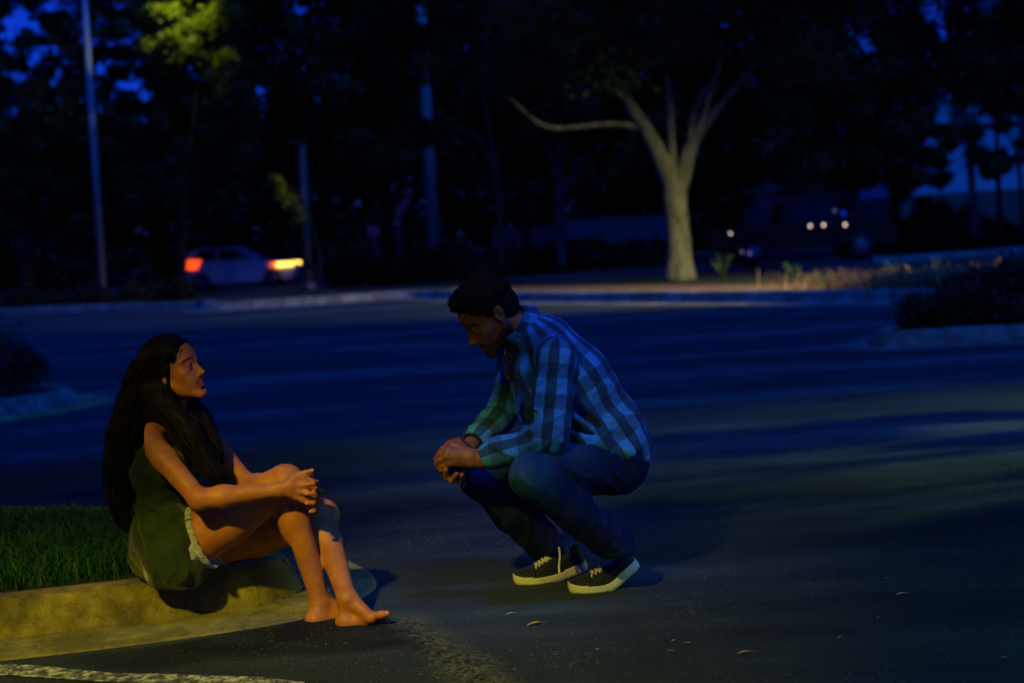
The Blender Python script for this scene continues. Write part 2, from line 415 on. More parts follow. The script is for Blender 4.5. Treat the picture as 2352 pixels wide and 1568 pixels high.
# ================================================================== WOMAN
def build_woman():
    root = person("person", "barefoot woman with long dark hair and olive top sitting on the kerb", J(430, 1345, 5.15))
    hipN, hipF = J(404, 1266, 5.05), J(450, 1248, 5.31); pel = J(402, 1254, 5.20)
    kneeN, ankN = J(655, 1109, 4.99), J(735, 1378, 4.98)
    kneeF, ankF = J(738, 1188, 5.16), J(796, 1372, 4.87)
    waist, chest, neck = J(380, 1165, 5.18), J(376, 1065, 5.13), J(393, 975, 5.10)
    shN, shF = J(337, 1006, 4.97), J(452, 978, 5.26); sd = nrm(shF-shN)
    elN, wrN = J(457, 1146, 4.84), J(640, 1124, 4.87)
    elF, wrF = J(566, 1110, 5.13), J(668, 1116, 5.02)
    M = frame((math.cos(R(-20)), math.sin(R(-20))), R(14)); H = Head(J(404, 852, 5.06), M, .985, True)
    lo = np.array([-1.30, 4.60, -.02]); hi = np.array([-.36, 5.48, 1.05])
    g = SDF(lo, hi, .0034)
    # torso
    g.cone(pel, waist, .105, .092, .03, side=sd, sc=1.35); g.cone(waist, chest, .090, .098, .03, side=sd, sc=1.3)
    g.cone(chest, neck+(chest-neck)*.25, .098, .055, .03, side=sd, sc=1.45)
    ch = nrm(M[0]*1.0); 
    for e in (-1, 1): g.ell(chest+V(.075, -.045, .0)+sd*e*.065, (.045, .05, .055), None, .03)
    g.cone(shN+V(.01, 0, .01), neck, .036, .040, .04); g.cone(shF, neck, .036, .040, .04)
    g.cone(neck, H.p(-.022, 0, -.055), .050, .047, .03)
    # arms
    for sh, el, wr in ((shN, elN, wrN), (shF, elF, wrF)):
        g.ell(sh+V(0, 0, -.006), (.050, .050, .052), None, .03); m1 = sh+(el-sh)*.35
        g.cone(sh, m1, .044, .043, .02); g.cone(m1, el, .043, .034, .02); f1 = el+(wr-el)*.3
        g.cone(el, f1, .036, .0375, .02); g.cone(f1, wr, .0375, .0235, .02)
    # legs
    for hp, kn, an, nr in ((hipN, kneeN, ankN, 1), (hipF, kneeF, ankF, 0)):
        g.cone(hp, hp+(kn-hp)*.5, .104, .090, .04); g.cone(hp+(kn-hp)*.5, kn, .090, .060, .03); g.cone(hp+(kn-hp)*.45+V(0, 0, .022), kn+V(-.01, 0, .006), .070, .050, .03)
        g.ell(hp+V(-.03, 0, -.02), (.11, .10, .10), None, .04)
        sh_ax = nrm(an-kn); back = nrm(np.cross(sh_ax, np.cross(nrm(hp-kn), sh_ax)))     # toward the calf
        fr = -back
        g.ell(kn+fr*.010+V(0, 0, .004), (.056, .052, .054), None, .025)
        c1 = kn+(an-kn)*.30
        g.cone(kn, c1, .051, .048, .02); g.cone(c1, an, .047, .0325, .02)
        g.ell(c1+back*.022, (.040, .042, .078), frame(-back, 0)[[0, 1, 2]], .03)
        g.cone(kn+fr*.026, an+fr*.006, .020, .018, .02)
    # foot far (left foot, rolled on its outer edge, toes up)
    heel = J(797, 1430, 4.86); ball = J(852, 1420, 4.82); 
    g.cone(ankF, heel+V(-.004, 0, .006), .030, .026, .02); g.ell(heel+V(-.010, 0, .008), (.030, .026, .026), None, .015)
    g.cone(ankF+V(.012, 0, -.008), ball+V(-.006, .004, .012), .029, .019, .02); g.cone(heel, ball+V(0, .01, -.010), .020, .014, .03)
    g.cone(ankF+V(.006, -.020, .004), ankF+V(.006, -.024, .0), .012, .012, .012)
    g.cone(ball+V(-.03, .035, -.010), ball+V(.01, .045, -.018), .020, .016, .02)
    g.ell(ball+V(.002, -.008, .004), (.020, .016, .016), None, .012)
    t0 = ball+V(.010, -.004, .010); g.chain([t0, J(874, 1411, 4.80), J(889, 1408, 4.79)], [.0135, .0120, .0105], .008)
    for i, (x, y, yy) in enumerate(((892, 1419, 4.83), (891, 1429, 4.85), (889, 1437, 4.87), (884, 1443, 4.89))):
        b = ball+V(.006, .014+.011*i, -.001-.008*i); e = J(x, y, yy)
        g.chain([b, b*.45+e*.55+V(0, 0, .006), e], [.0085, .0075, .0070], .005)
    # foot near (right foot, flat, behind)
    heel2 = J(727, 1424, 4.945); ball2 = heel2+V(.165, .06, -.006)
    g.cone(ankN, heel2+V(0, 0, .004), .031, .029, .02); g.ell(heel2+V(-.010, 0, .006), (.030, .028, .030), None, .015)
    g.cone(ankN+V(.01, .004, -.012), ball2+V(-.03, -.01, .012), .030, .020, .02); g.cone(heel2, ball2, .024, .020, .03)
    g.ell(ankN+V(.002, -.026, -.012), (.012, .010, .013), None, .012)
    for i in range(5):
        b = ball2+V(.0, -.028+.014*i, 0); g.chain([b, b+V(.028-.003*abs(i-3), .006, -.003), b+V(.048-.005*abs(i-3), .010, -.006)], [.011, .0095, .0085], .005)
    # near (right) hand: back of the hand toward the camera
    kn = [J(697, 1096, 4.885), J(702, 1112, 4.872), J(702, 1130, 4.872), J(696, 1147, 4.880)]
    g.cone(wrN, J(668, 1116, 4.872), .0235, .021, .012, side=(0, .25, -1), sc=1.15)
    for i, k_ in enumerate(kn): g.cone(J(660, 1112+6*i, 4.873), k_, .0165, .0118, .010)
    ends = [[J(718, 1105, 4.89), J(729, 1112, 4.925), J(729, 1121, 4.955)], [J(723, 1119, 4.875), J(735, 1127, 4.91), J(735, 1138, 4.94)],
            [J(723, 1137, 4.873), J(735, 1146, 4.905), J(733, 1156, 4.93)], [J(713, 1155, 4.882), J(724, 1164, 4.910), J(722, 1172, 4.932)]]
    for k_, e in zip(kn, ends): g.chain([k_]+e, [.0108, .0094, .0085, .0072], .006, .004)
    g.chain([J(668, 1102, 4.875), J(686, 1090, 4.885), J(703, 1085, 4.89), J(717, 1080, 4.895)], [.0135, .0115, .0098, .0078], .010, .005)
    # far (left) hand: palm under, fingertips curling over the near knuckles
    g.cone(wrF, J(700, 1120, 4.985), .024, .024, .012)
    for i, (tx, ty) in enumerate(((709, 1111), (704, 1133), (704, 1155), (713, 1174))):
        o = J(716, 1108+18*i, 4.955); g.cone(J(690, 1112+10*i, 4.97), o, .016, .011, .012)
        g.chain([o, J(727, ty-4, 4.915), J(720, ty-1, 4.868), J(tx, ty, 4.862)], [.0105, .0092, .0084, .0074], .004, .004)
    g.chain([J(690, 1104, 4.97), J(707, 1094, 4.95), J(716, 1093, 4.925)], [.012, .0105, .0085], .006, .004)
    H.build(g)
    v, q = g.smooth_mesh(1, .5)
    body = mesh_obj("body", v, q, M_SKIN_W, root)
    col = np.ones((len(v), 3)); H.colours(v, col, (.66, .38, .38), (.07, .055, .05))
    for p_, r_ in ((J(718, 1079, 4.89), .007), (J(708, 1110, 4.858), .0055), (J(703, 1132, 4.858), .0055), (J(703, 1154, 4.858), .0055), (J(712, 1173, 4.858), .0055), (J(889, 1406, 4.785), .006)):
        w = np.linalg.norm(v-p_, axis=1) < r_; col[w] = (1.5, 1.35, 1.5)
    # red polish-free toes stay skin; redder knees and heels
    for p_, r_ in ((kneeN, .07), (kneeF, .07), (heel, .05), (heel2, .05), (elN, .05)):
        d = np.clip(1-np.linalg.norm(v-p_, axis=1)/r_, 0, 1)[:, None]; col *= 1-d*np.array([.0, .12, .18])
    set_color(body, col)
    # ---- top
    t = SDF([-1.48, 4.74, .03], [-.75, 5.50, .92], .0038)
    t.cone(pel+V(-.015, -.01, .0), waist, .128, .108, .03, side=sd, sc=1.32, fold=(.017, 7, 15, .8, 3))
    t.cone(waist, chest, .106, .107, .03, side=sd, sc=1.28, fold=(.014, 8, 12, .9, 5)); t.cone(chest, neck+(chest-neck)*.45, .107, .070, .03, side=sd, sc=1.3)
    for e in (-1, 1): t.ell(chest+V(.075, -.045, .0)+sd*e*.065, (.055, .056, .062), None, .03)
    for sx in (shN, shF): t.cone(neck*.45+sx*.55+V(0, 0, -.01), chest+(sx-neck)*.7+V(0, 0, .01), .034, .040, .02)
    # skirt of the top draped over the hip and down the kerb edge
    t.cone(J(368, 1165, 5.12), J(384, 1262, 5.10), .094, .086, .03, side=(0, 1, 0), sc=1.2, fold=(.020, 5, 18, .7, 11))
    t.cone(J(375, 1215, 5.02), J(402, 1290, 4.99), .082, .070, .03, fold=(.022, 4, 20, .9, 17))
    t.cone(J(396, 1268, 4.96), J(420, 1312, 4.95), .058, .042, .03, fold=(.012, 5, 30, .6, 23))
    t.cone(J(395, 1195, 4.99), J(418, 1235, 4.97), .052, .050, .03, fold=(.010, 6, 30, .6, 33))
    t.cone(J(380, 1238, 5.06), J(406, 1294, 5.03), .116, .102, .03, fold=(.020, 4, 17, .8, 43)); t.cone(J(396, 1290, 5.01), J(426, 1306, 4.99), .096, .062, .03, fold=(.018, 4, 20, .9, 53))
    for a, b, r_ in (((392, 1185), (345, 1225), .012), ((405, 1212), (362, 1262), .011), ((418, 1240), (385, 1296), .011), ((345, 1165), (392, 1185), .010), ((432, 1262), (412, 1318), .009), ((372, 1275), (400, 1315), .009)):
        t.cone(J(*a, 4.945), J(*b, 4.955), r_, r_*.7, .024)
    t.half((0, 0, .136), (0, 0, -1), .006)
    # arm holes
    for sh, el in ((shN, elN), (shF, elF)): t.cone(sh+V(-.005, 0, .02), el, .060, .048, .010, 'sub')
    t.cone(neck+V(.03, -.02, .035), neck+V(.07, -.03, .0), .060, .050, .02, 'sub')
    v2, q2 = t.smooth_mesh(2, .5); top = mesh_obj("sleeveless_top", v2, q2, M_TOP, root)
    # ---- denim shorts
    j = SDF([-1.35, 4.82, .02], [-.70, 5.50, .55], .0038)
    for hp, kn_ in ((hipN, kneeN), (hipF, kneeF)):
        j.cone(hp+V(-.03, 0, -.02), hp+(kn_-hp)*.16, .118, .108, .04, fold=(.006, 12, 18, .3, 2))
    j.cone(pel, waist, .112, .100, .03, side=sd, sc=1.33)
    pn = nrm(V(.95, 0, .31)); pp = J(464, 1262, 5.0); j.half(pp, pn, .004); j.half((0, 0, .150), (0, 0, -1), .004)
    v3, q3 = j.smooth_mesh(1, .5); sh_o = mesh_obj("denim_shorts", v3, q3, M_SHORTS, root)
    # frayed hem threads round the near leg opening
    fr_ = MB(); ax = nrm(kneeN-hipN); cen = hipN+(kneeN-hipN)*.16+ax*.108*.0; s1 = nrm(np.cross(ax, V(0, 1, 0))); s2 = np.cross(ax, s1); rg = random.Random(4)
    for i in range(900):
        a = rg.random()*2*math.pi; e = s1*math.cos(a)+s2*math.sin(a); p0 = hipN+e*(.106+rg.random()*.006); p0 = p0+ax*(np.dot(pp-p0, pn)/np.dot(ax, pn)-.004)
        p1 = p0+ax*(.012+.012*rg.random())+e*.004+V(0, 0, -.006); p2 = p1+ax*.006+V(rg.uniform(-.004, .004), 0, -.007)
        fr_.tube([p0, p1, p2], [.0011, .0009, .0006], 3, False)
    fr_.build("frayed_hem", M_LACE, sh_o) if False else mesh_obj("frayed_hem", fr_.v, fr_.f, simple("frayed_cotton", (.62, .66, .85), .9, .2, 50), root)
    # ---- hair
    hg = SDF([-1.45, 4.70, .25], [-.78, 5.45, 1.16], .0040)
    hc = H.p(-.020, 0, .040); nz = (.010, 38)
    hg.ell(hc, np.array((.112, .092, .098))*.985, M, .02, nz=nz); hg.ell(H.p(-.035, 0, -.01), (.098, .090, .095), M, .03, nz=nz)
    E_ = lambda c, r, k=.008: hg.ell(H.p(*c), np.array(r)*.985, M, k, 'sub')
    E_((.088, 0, -.02), (.056, .062, .095)); E_((.086, 0, .036), (.043, .058, .048), .012)
    E_((.060, -.070, -.045), (.058, .05, .062), .012); E_((.060, .070, -.045), (.058, .05, .062), .012); E_((.066, -.06, .012), (.040, .036, .040), .014)
    E_((-.008, -.095, -.026), (.020, .022, .020), .008)
    path = [(395, 800, 5.07, .060), (372, 822, 5.07, .080), (357, 850, 5.08, .083), (330, 920, 5.10, .080), (307, 985, 5.12, .076), (293, 1060, 5.11, .066), (290, 1130, 5.09, .056), (300, 1190, 5.08, .040), (308, 1218, 5.07, .022)]
    for a, b in zip(path[2:-1], path[3:]): hg.cone(J(*a[:3]), J(*b[:3]), a[3]*.86, b[3]*.80, .03, side=(.3, 1, 0), sc=1.15, fold=(.010, 7, 34, .3, 9))
    fr2 = [(366, 880, 5.03, .030), (378, 925, 5.01, .036), (405, 960, 4.98, .042), (432, 1000, 4.955, .044), (460, 1045, 4.95, .040), (488, 1085, 4.94, .028), (508, 1116, 4.94, .013)]
    for a, b in zip(fr2[:-1], fr2[1:]): hg.cone(J(*a[:3]), J(*b[:3]), a[3], b[3], .025, fold=(.010, 8, 40, .3, 19))
    fr3 = [(440, 935, 5.14, .036), (463, 965, 5.12, .034), (485, 1010, 5.08, .026), (500, 1060, 5.04, .020)]
    for a, b in zip(fr3[:-1], fr3[1:]): hg.cone(J(*a[:3]), J(*b[:3]), a[3], b[3], .025, fold=(.008, 8, 40, .3, 29))
    hg.cone(J(352, 900, 5.02), J(366, 955, 5.03), .050, .045, .03, fold=(.008, 8, 40, .3, 39)); hg.cone(J(372, 960, 5.05), J(425, 965, 5.07), .040, .04, .03)
    hg.cone(shN+V(.0, -.012, -.02), elN, .056, .045, .012, 'sub')
    v4, q4 = hg.smooth_mesh(1, .4); hair = mesh_obj("hair", v4, q4, M_HAIR_W, root)
    # strands
    sb = MB(); rg = random.Random(11)
    def strand(guide, n0, spread, wave):
        ph = rg.random()*6.28; ph2 = rg.random()*6.28; a = rg.random()*6.28; rr = spread*(.80+.32*rg.random()); pts = []; L = len(guide)
        for i, gp in enumerate(guide):
            r_ = gp[3]*rr; o = V(math.cos(a)*r_, math.sin(a)*r_*1.15, 0)+V(math.sin(ph+i*1.5), math.cos(ph2+i*1.3), .3*math.sin(ph2+i))*wave*(.3+.7*i/L)
            pts.append(J(gp[0], gp[1], gp[2])+o)
        cut = rg.randint(max(3, L-2), L); pts = smooth_path(pts[:cut], 5)
        sb.tube(pts, [.0011*(1-.75*(i/len(pts))**2) for i in range(len(pts))], 3, False)
    for _ in range(900): strand(path, 0, 1.02, .020)
    for _ in range(60): strand(path, 0, 1.14, .016)
    for _ in range(260): strand(fr2, 0, 1.0, .013)
    for _ in range(130): strand(fr3, 0, 1.0, .012)
    def lock(guide, spread, r0):
        ph = rg.random()*6.28; ph2 = rg.random()*6.28; a = rg.random()*6.28; rr = spread*(.86+.16*rg.random()); pts = []; L = len(guide)
        for i, gp in enumerate(guide):
            r_ = gp[3]*rr; pts.append(J(gp[0], gp[1], gp[2])+V(math.cos(a)*r_, math.sin(a)*r_*1.15, 0)+V(math.sin(ph+i*1.9), math.cos(ph2+i*1.7), 0)*.015)
        pts = smooth_path(pts[:rg.randint(L-1, L)], 6); n_ = len(pts); sb.tube(pts, [r0*min(1, .3+3*i/n_)*(1-.8*(i/n_)**3) for i in range(n_)], 6, False)
    for _ in range(150): lock(path, 1.0, rg.uniform(.004, .008))
    for _ in range(40): lock(fr2, 1.0, rg.uniform(.003, .007))
    for _ in range(22): lock(fr3, 1.0, rg.uniform(.003, .006))
    # scalp strands: from the parting down round the skull
    for _ in range(1500):
        th = rg.uniform(-1.0, 1.0); e = -1 if rg.random() < .75 else 1; pts = []
        f0 = rg.uniform(-.10, .062)
        for i in range(9):
            a = i/8*2.0; rr = 1.03+.02*rg.random()
            f_ = f0-.020-.030*(i/8)**1.2; l_ = e*math.sin(a)*.093*rr; u_ = .040+math.cos(a)*.098*rr
            sc_ = math.sqrt(max(.1, 1-(f0/.118)**2)); pts.append(H.p(f_, l_*sc_, .040+(u_-.040)*sc_))
        pts = smooth_path(pts, 3); sb.tube(pts, [.0010]*len(pts), 3, False)
    mesh_obj("hair_strands", sb.v, sb.f, M_HAIR_W, hair)
    return root

# ================================================================== MAN
def shoe(root, toe, heel_dir, lift_start, angle, name_m=None, yaw=0.0, curve=.10, L=.300, label=None, lateral_loose=False, roll=0):
    """canvas skate shoe bent at the ball; local x from toe to heel, y across, z up"""
    fwd = nrm([heel_dir[0], heel_dir[1], 0]); sidev = np.cross(V(0, 0, 1), fwd)
    def hw(x):
        t = np.clip(x/L, 0, 1); return .0525*np.sqrt(np.clip(1-((t-.30)/.31)**2, 0, 1))*(t < .30)+(t >= .30)*(.0525-.0135*np.clip((t-.30)/.4, 0, 1)**1.3)*np.sqrt(np.clip(1-np.clip((t-.86)/.142, 0, 1)**2.4, 0, 1))
    def bend(v):
        v = np.asarray(v, float); x = v[:, 0]; z = v[:, 2]; y = v[:, 1]
        a = np.clip((x-lift_start)/curve, 0, 1)*angle
        s_ = np.clip(x-lift_start, 0, curve); k = angle/curve
        cx = np.where(x < lift_start, x, lift_start+np.sin(s_*k)/k+np.maximum(x-lift_start-curve, 0)*math.cos(angle))
        cz = (1-np.cos(s_*k))/k+np.maximum(x-lift_start-curve, 0)*math.sin(angle)
        cx = cx-np.sin(a)*z; cz = cz+np.cos(a)*z+.010*np.clip(1-x/.05, 0, 1)**2
        return np.array(toe)+cx[:, None]*fwd+y[:, None]*sidev+cz[:, None]*V(0, 0, 1)
    lo = V(-.02, -.07, -.01); hi = V(L+.02, .07, .15)
    def mk(fn):
        g = SDF(lo, hi, .0026); g.apply(fn, lo, hi, .0); return g.smooth_mesh(2, .5)
    def sole(X, Y, Z): d = np.maximum(np.abs(Y)-hw(X)-.003, np.maximum(-X, X-L)); return np.maximum(np.maximum(d, Z-(.030+.004*(X > .2)+.003*(X < .07))), .006-Z)
    def out(X, Y, Z): d = np.maximum(np.abs(Y)-hw(X)+.000, np.maximum(-X+.003, X-L+.003)); return np.maximum(np.maximum(d, Z-.008), -Z)
    def Hh(x):
        t = np.clip(x/L, 0, 1); return np.interp(t, [0, .04, .12, .28, .42, .55, .72, .9, 1], [.030, .044, .058, .068, .088, .106, .100, .104, .098])
    def upper(X, Y, Z):
        w = hw(X)*.96+.0001; t = np.clip(X/L, 0, 1); h_ = Hh(X); pw = 2.4
        top = .35+.65*np.clip((t-.0)/.1, 0, 1)
        yy = np.abs(Y)/np.maximum(w*(1-.26*np.clip(Z/h_, 0, 1)**2), .004); zz = np.clip(Z, 0, 1)/h_
        g_ = (yy**3+zz**3.2)**(1/3.)-1; d = g_*np.minimum(w, h_)*.8
        d = np.maximum(d, .02-Z)
        hole = np.sqrt(((X-L*.74)/.058)**2+(Y/.030)**2)-1      # ankle opening
        d = np.where(Z > .07, np.maximum(d, -hole*.03), d); d = np.maximum(d, np.maximum(.002-X, X-L+.003)); d = np.maximum(d, np.abs(Y)-w-.001)
        return d
    r = empty("sneaker", toe); r.parent = None
    def add(nm, vq, m): 
        v, q = vq; o = mesh_obj(nm, bend(v), q, m); return o
    sh = empty("sneaker", (0, 0, 0)); bpy.data.objects.remove(r)
    parts = [add("upper", mk(upper), M_CANVAS), add("midsole", mk(sole), M_RUBBER), add("outsole", mk(out), M_OUTSOLE)]
    lb = MB(); rg = random.Random(3)
    for i in range(5):
        x = .092+i*.0150; z = float(np.interp(x/L, [0, .04, .12, .28, .42, .55, .72, .9, 1], [.030, .044, .058, .068, .088, .106, .100, .104, .098]))-.001; 
        for sgn in (1, -1):
            pts = [V(x+.004*sgn, -sgn*.027, z-.014), V(x+.002, -sgn*.014, z-.001), V(x, 0, z+.003), V(x-.004, sgn*.014, z-.001), V(x-.007, sgn*.027, z-.013)]
            pts = bend(np.array(smooth_path(pts, 3))); lb.tube(list(pts), .0036, 6)
    if lateral_loose is not False:
        pts = lateral_loose; lb.tube(smooth_path(pts, 5), .0042, 6)
    parts.append(lb.build("laces", M_LACE))
    # toe-cap seam and side stitching as thin cords
    cd = MB()
    for z0 in (.040,):
        pts = []
        for i in range(25):
            a = -math.pi/2+math.pi*i/24; x = .075-.0*math.cos(a); y = float(hw(np.array(.075)))*math.sin(a)*.93; z = .034+(float(Hh(np.array(.075)))-.034)*max(0, math.cos(a))**.55
            pts.append(V(x, y, z))
        cd.tube(list(bend(np.array(pts))), .0014, 5)
    parts.append(cd.build("toe_seam", M_TEE))
    bpy.data.objects.remove(sh)
    sh = parts[0]
    for p_ in parts[1:]: p_.parent = sh
    sh.name = "sneaker"
    for p_ in parts: 
        me = p_.data
        n = len(me.vertices); a = np.empty(n*3, np.float32); me.vertices.foreach_get('co', a); a = a.reshape(-1, 3)-np.array(root.location, np.float32)
        me.vertices.foreach_set('co', a.ravel()); me.update()
    sh.parent = root
    return sh, bend

def build_man():
    root = person("person", "squatting man with short black hair in blue plaid shirt, dark jeans and black sneakers", J(1400, 1350, 5.2))
    right = nrm(V(-math.sin(R(22)), math.cos(R(22)), 0)); sd = right
    pel = J(1404, 1052, 5.22); hipN, hipF = J(1420, 1070, 5.10), J(1366, 1076, 5.37)
    kneeN, ankN = J(1222, 1092, 4.88), J(1425, 1258, 5.02)
    kneeF, ankF = J(1106, 1098, 5.24), J(1262, 1258, 5.36)
    waist, chest, upch = J(1378, 972, 5.21), J(1305, 870, 5.20), J(1248, 795, 5.19); neck = J(1200, 758, 5.18)
    shN, shF = J(1278, 822, 5.00), J(1190, 815, 5.39)
    elN, wrN = J(1262, 1004, 4.93), J(1108, 1052, 5.00)
    elF, wrF = J(1152, 950, 5.42), J(1085, 1018, 5.22)
    M = frame((-math.cos(R(17)), -math.sin(R(17))), R(-36)); H = Head(J(1124, 722, 5.14), M, 1.07, False)
    g = SDF([-.32, 4.72, -.01], [.58, 5.62, 1.28], .0036)
    g.cone(pel, waist, .115, .105, .03, side=sd, sc=1.3); g.cone(waist, chest, .105, .115, .03, side=sd, sc=1.3); g.cone(chest, upch, .115, .095, .03, side=sd, sc=1.45)
    g.cone(upch, neck, .08, .062, .03); g.cone(neck, H.p(-.025, 0, -.06), .060, .058, .03)
    for sh, el, wr in ((shN, elN, wrN), (shF, elF, wrF)):
        g.cone(upch, sh, .07, .055, .04); g.cone(sh, el, .052, .040, .02); g.cone(el, el+(wr-el)*.3, .042, .043, .02); g.cone(el+(wr-el)*.3, wr, .043, .0285, .02)
    for hp, kn, an in ((hipN, kneeN, ankN), (hipF, kneeF, ankF)):
        g.cone(hp, kn, .090, .058, .04); g.cone(kn, an, .054, .034, .02)
    # hands: near hand back toward camera, fingers closing down over the other hand
    kk = [J(1040, 1022, 5.01), J(1030, 1034, 4.985), J(1026, 1048, 4.975), J(1030, 1062, 4.98)]
    g.cone(wrN, J(1080, 1052, 4.99), .0285, .026, .015, side=(0, .3, 1), sc=1.25)
    for i, k_ in enumerate(kk): g.cone(J(1082, 1044+5*i, 4.99), k_, .0205, .0145, .012)
    fing = [[J(1018, 1030, 5.03), J(1006, 1046, 5.05), J(1004, 1060, 5.07)], [J(1011, 1040, 4.995), J(1002, 1054, 5.02), J(1006, 1066, 5.05)],
            [J(1012, 1056, 4.98), J(1004, 1064, 5.01), J(1010, 1074, 5.04)], [J(1016, 1068, 4.985), J(1010, 1074, 5.01), J(1018, 1080, 5.03)]]
    for k_, e in zip(kk, fing): g.chain([k_]+e, [.0132, .0115, .0102, .0085], .007, .004)
    g.chain([J(1072, 1036, 5.01), J(1056, 1020, 5.03), J(1040, 1016, 5.05), J(1026, 1020, 5.06)], [.017, .014, .012, .0095], .01, .005)
    # far hand: cupped below, four fingertips showing under the near palm
    g.cone(wrF, J(1066, 1048, 5.12), .027, .026, .015); g.cone(J(1066, 1048, 5.12), J(1046, 1082, 5.07), .030, .022, .02)
    tips = [[J(1032, 1086, 5.06), J(1018, 1090, 5.02), J(1013, 1078, 4.985)], [J(1040, 1094, 5.05), J(1026, 1096, 5.0), J(1024, 1079, 4.97)],
            [J(1052, 1098, 5.05), J(1037, 1103, 4.99), J(1049, 1088, 4.962)], [J(1062, 1096, 5.05), J(1054, 1104, 5.0), J(1061, 1090, 4.970)]]
    for e in tips: g.chain([J(1050, 1076, 5.08)]+e, [.015, .0122, .0112, .0092], .01, .004)
    g.chain([J(1070, 1022, 5.12), J(1052, 1012, 5.08), J(1036, 1014, 5.06)], [.015, .0125, .0105], .01, .005)
    H.build(g)
    v, q = g.smooth_mesh(1, .5); body = mesh_obj("body", v, q, M_SKIN_M, root)
    col = np.ones((len(v), 3)); 
    qv = H.loc(v); f_, l_, u_ = qv.T; near = (np.abs(f_-.02) < .13) & (np.abs(l_) < .1) & (np.abs(u_) < .15)
    beard = np.clip((.030-np.maximum(np.abs(u_+.095+.0*f_)-.012*0, 0)-.0)/.02, 0, 1)*0
    jawline = near & (u_ < -.042-(.085-np.clip(f_, 0, .085))*-.35-.030) ; bw = np.clip((-.070+.55*(.06-np.clip(f_, -.02, .06))-u_)/.012, 0, 1)*near*(f_ > -.02)
    must = np.clip((.0055-np.abs(u_+.0545))/.003, 0, 1)*near*(f_ > .07)*(np.abs(l_) < .03); w = np.clip(np.maximum(bw*.85, must*.6), 0, 1)[:, None]
    col = col*(1-w)+np.array([.16, .16, .18])*w
    H.colours(v, col, (.85, .62, .62), (.14, .13, .12), .0058, (1.6, 3.4, 6.5)); set_color(body, col)
    # ---- jeans
    j = SDF([-.32, 4.72, .02], [.58, 5.62, .66], .0040); jf = V(0, 0, 0)
    for hp, kn, an, sd_ in ((hipN, kneeN, ankN, 3), (hipF, kneeF, ankF, 8)):
        md = hp+(kn-hp)*.5
        j.cone(hp, md, .098, .092, .04, fold=(.011, 11, 8, 1.1, sd_)); j.cone(md, kn, .092, .072, .03, fold=(.012, 13, 9, 1.1, sd_+5))
        j.cone(kn+nrm(kn-an)*.006, kn+nrm(kn-hp)*.002, .068, .066, .03, fold=(.012, 22, 16, .6, sd_+9))
        sm = kn+(an-kn)*.45
        j.cone(kn, sm, .070, .074, .02, fold=(.011, 11, 8, 1.0, sd_+1)); j.cone(sm, an+(kn-an)*.02, .074, .064, .02, fold=(.013, 15, 8, .9, sd_+2))
        ax = nrm(an-kn)
        for i in range(5):   # stacked cuff rings
            c = kn+(an-kn)*(.66+.085*i); e = nrm(np.cross(ax, V(0, 1, 0)))
            j.cone(c-e*.052+ax*.010*math.sin(i*2.1), c+V(0, -.058, 0), .013, .010, .018); j.cone(c+V(0, -.058, 0), c+e*.056-ax*.012, .010, .013, .018)
    j.ell(pel+V(.022, 0, -.028), (.112, .150, .098), None, .05); j.cone(pel, waist, .120, .110, .03, side=sd, sc=1.3)
    # knee-back and hip creases
    for a, b, r_ in (((1330, 1120, 4.955), (1250, 1112, 4.84), .012), ((1345, 1108, 4.97), (1262, 1090, 4.835), .010), ((1310, 1075, 4.93), (1395, 1068, 5.0), .011), ((1300, 1150, 4.93), (1242, 1165, 4.885), .010), ((1330, 1175, 4.96), (1288, 1195, 4.92), .009)):
        j.cone(J(*a), J(*b), r_, r_*.7, .02)
    j.half(ankN+V(.0, 0, -.022), (.12, 0, -1), .008, lo=ankN-.14, hi=ankN+.14); 
    v2, q2 = j.smooth_mesh(1, .5); jo = mesh_obj("jeans", v2, q2, M_JEANS, root)
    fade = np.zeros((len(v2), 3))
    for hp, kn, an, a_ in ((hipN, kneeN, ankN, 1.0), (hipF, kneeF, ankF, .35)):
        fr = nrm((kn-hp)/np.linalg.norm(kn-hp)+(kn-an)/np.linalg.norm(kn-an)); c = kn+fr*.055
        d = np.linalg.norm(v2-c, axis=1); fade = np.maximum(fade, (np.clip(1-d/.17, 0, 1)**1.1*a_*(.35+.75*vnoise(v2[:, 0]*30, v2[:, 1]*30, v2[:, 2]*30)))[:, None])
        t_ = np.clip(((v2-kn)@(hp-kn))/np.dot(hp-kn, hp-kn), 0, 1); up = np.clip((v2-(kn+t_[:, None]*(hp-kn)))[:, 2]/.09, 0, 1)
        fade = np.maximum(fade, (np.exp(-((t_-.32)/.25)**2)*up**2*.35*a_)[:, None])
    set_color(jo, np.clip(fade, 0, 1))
    # seam, pocket edge, belt as thin cords on the cloth
    # ---- shirt
    s_ = SDF([-.30, 4.74, .26], [.60, 5.66, 1.17], .0038); up = V(0, 0, 1)
    tors = [(pel+V(.01, 0, .02), .142), (waist, .140), (chest, .142), (upch, .112)]
    s_.cone(tors[0][0], waist, .138, .136, .03, side=sd, sc=1.28, fold=(.018, 9, 7, 1.0, 4)); s_.cone(waist, chest, .136, .142, .03, side=sd, sc=1.28, fold=(.014, 9, 7, 1.0, 6))
    s_.cone(chest, upch, .142, .112, .03, side=sd, sc=1.35, fold=(.004, 9, 7, .6, 8)); s_.cone(upch, neck+(upch-neck)*.15, .105, .080, .03, side=sd, sc=1.15)
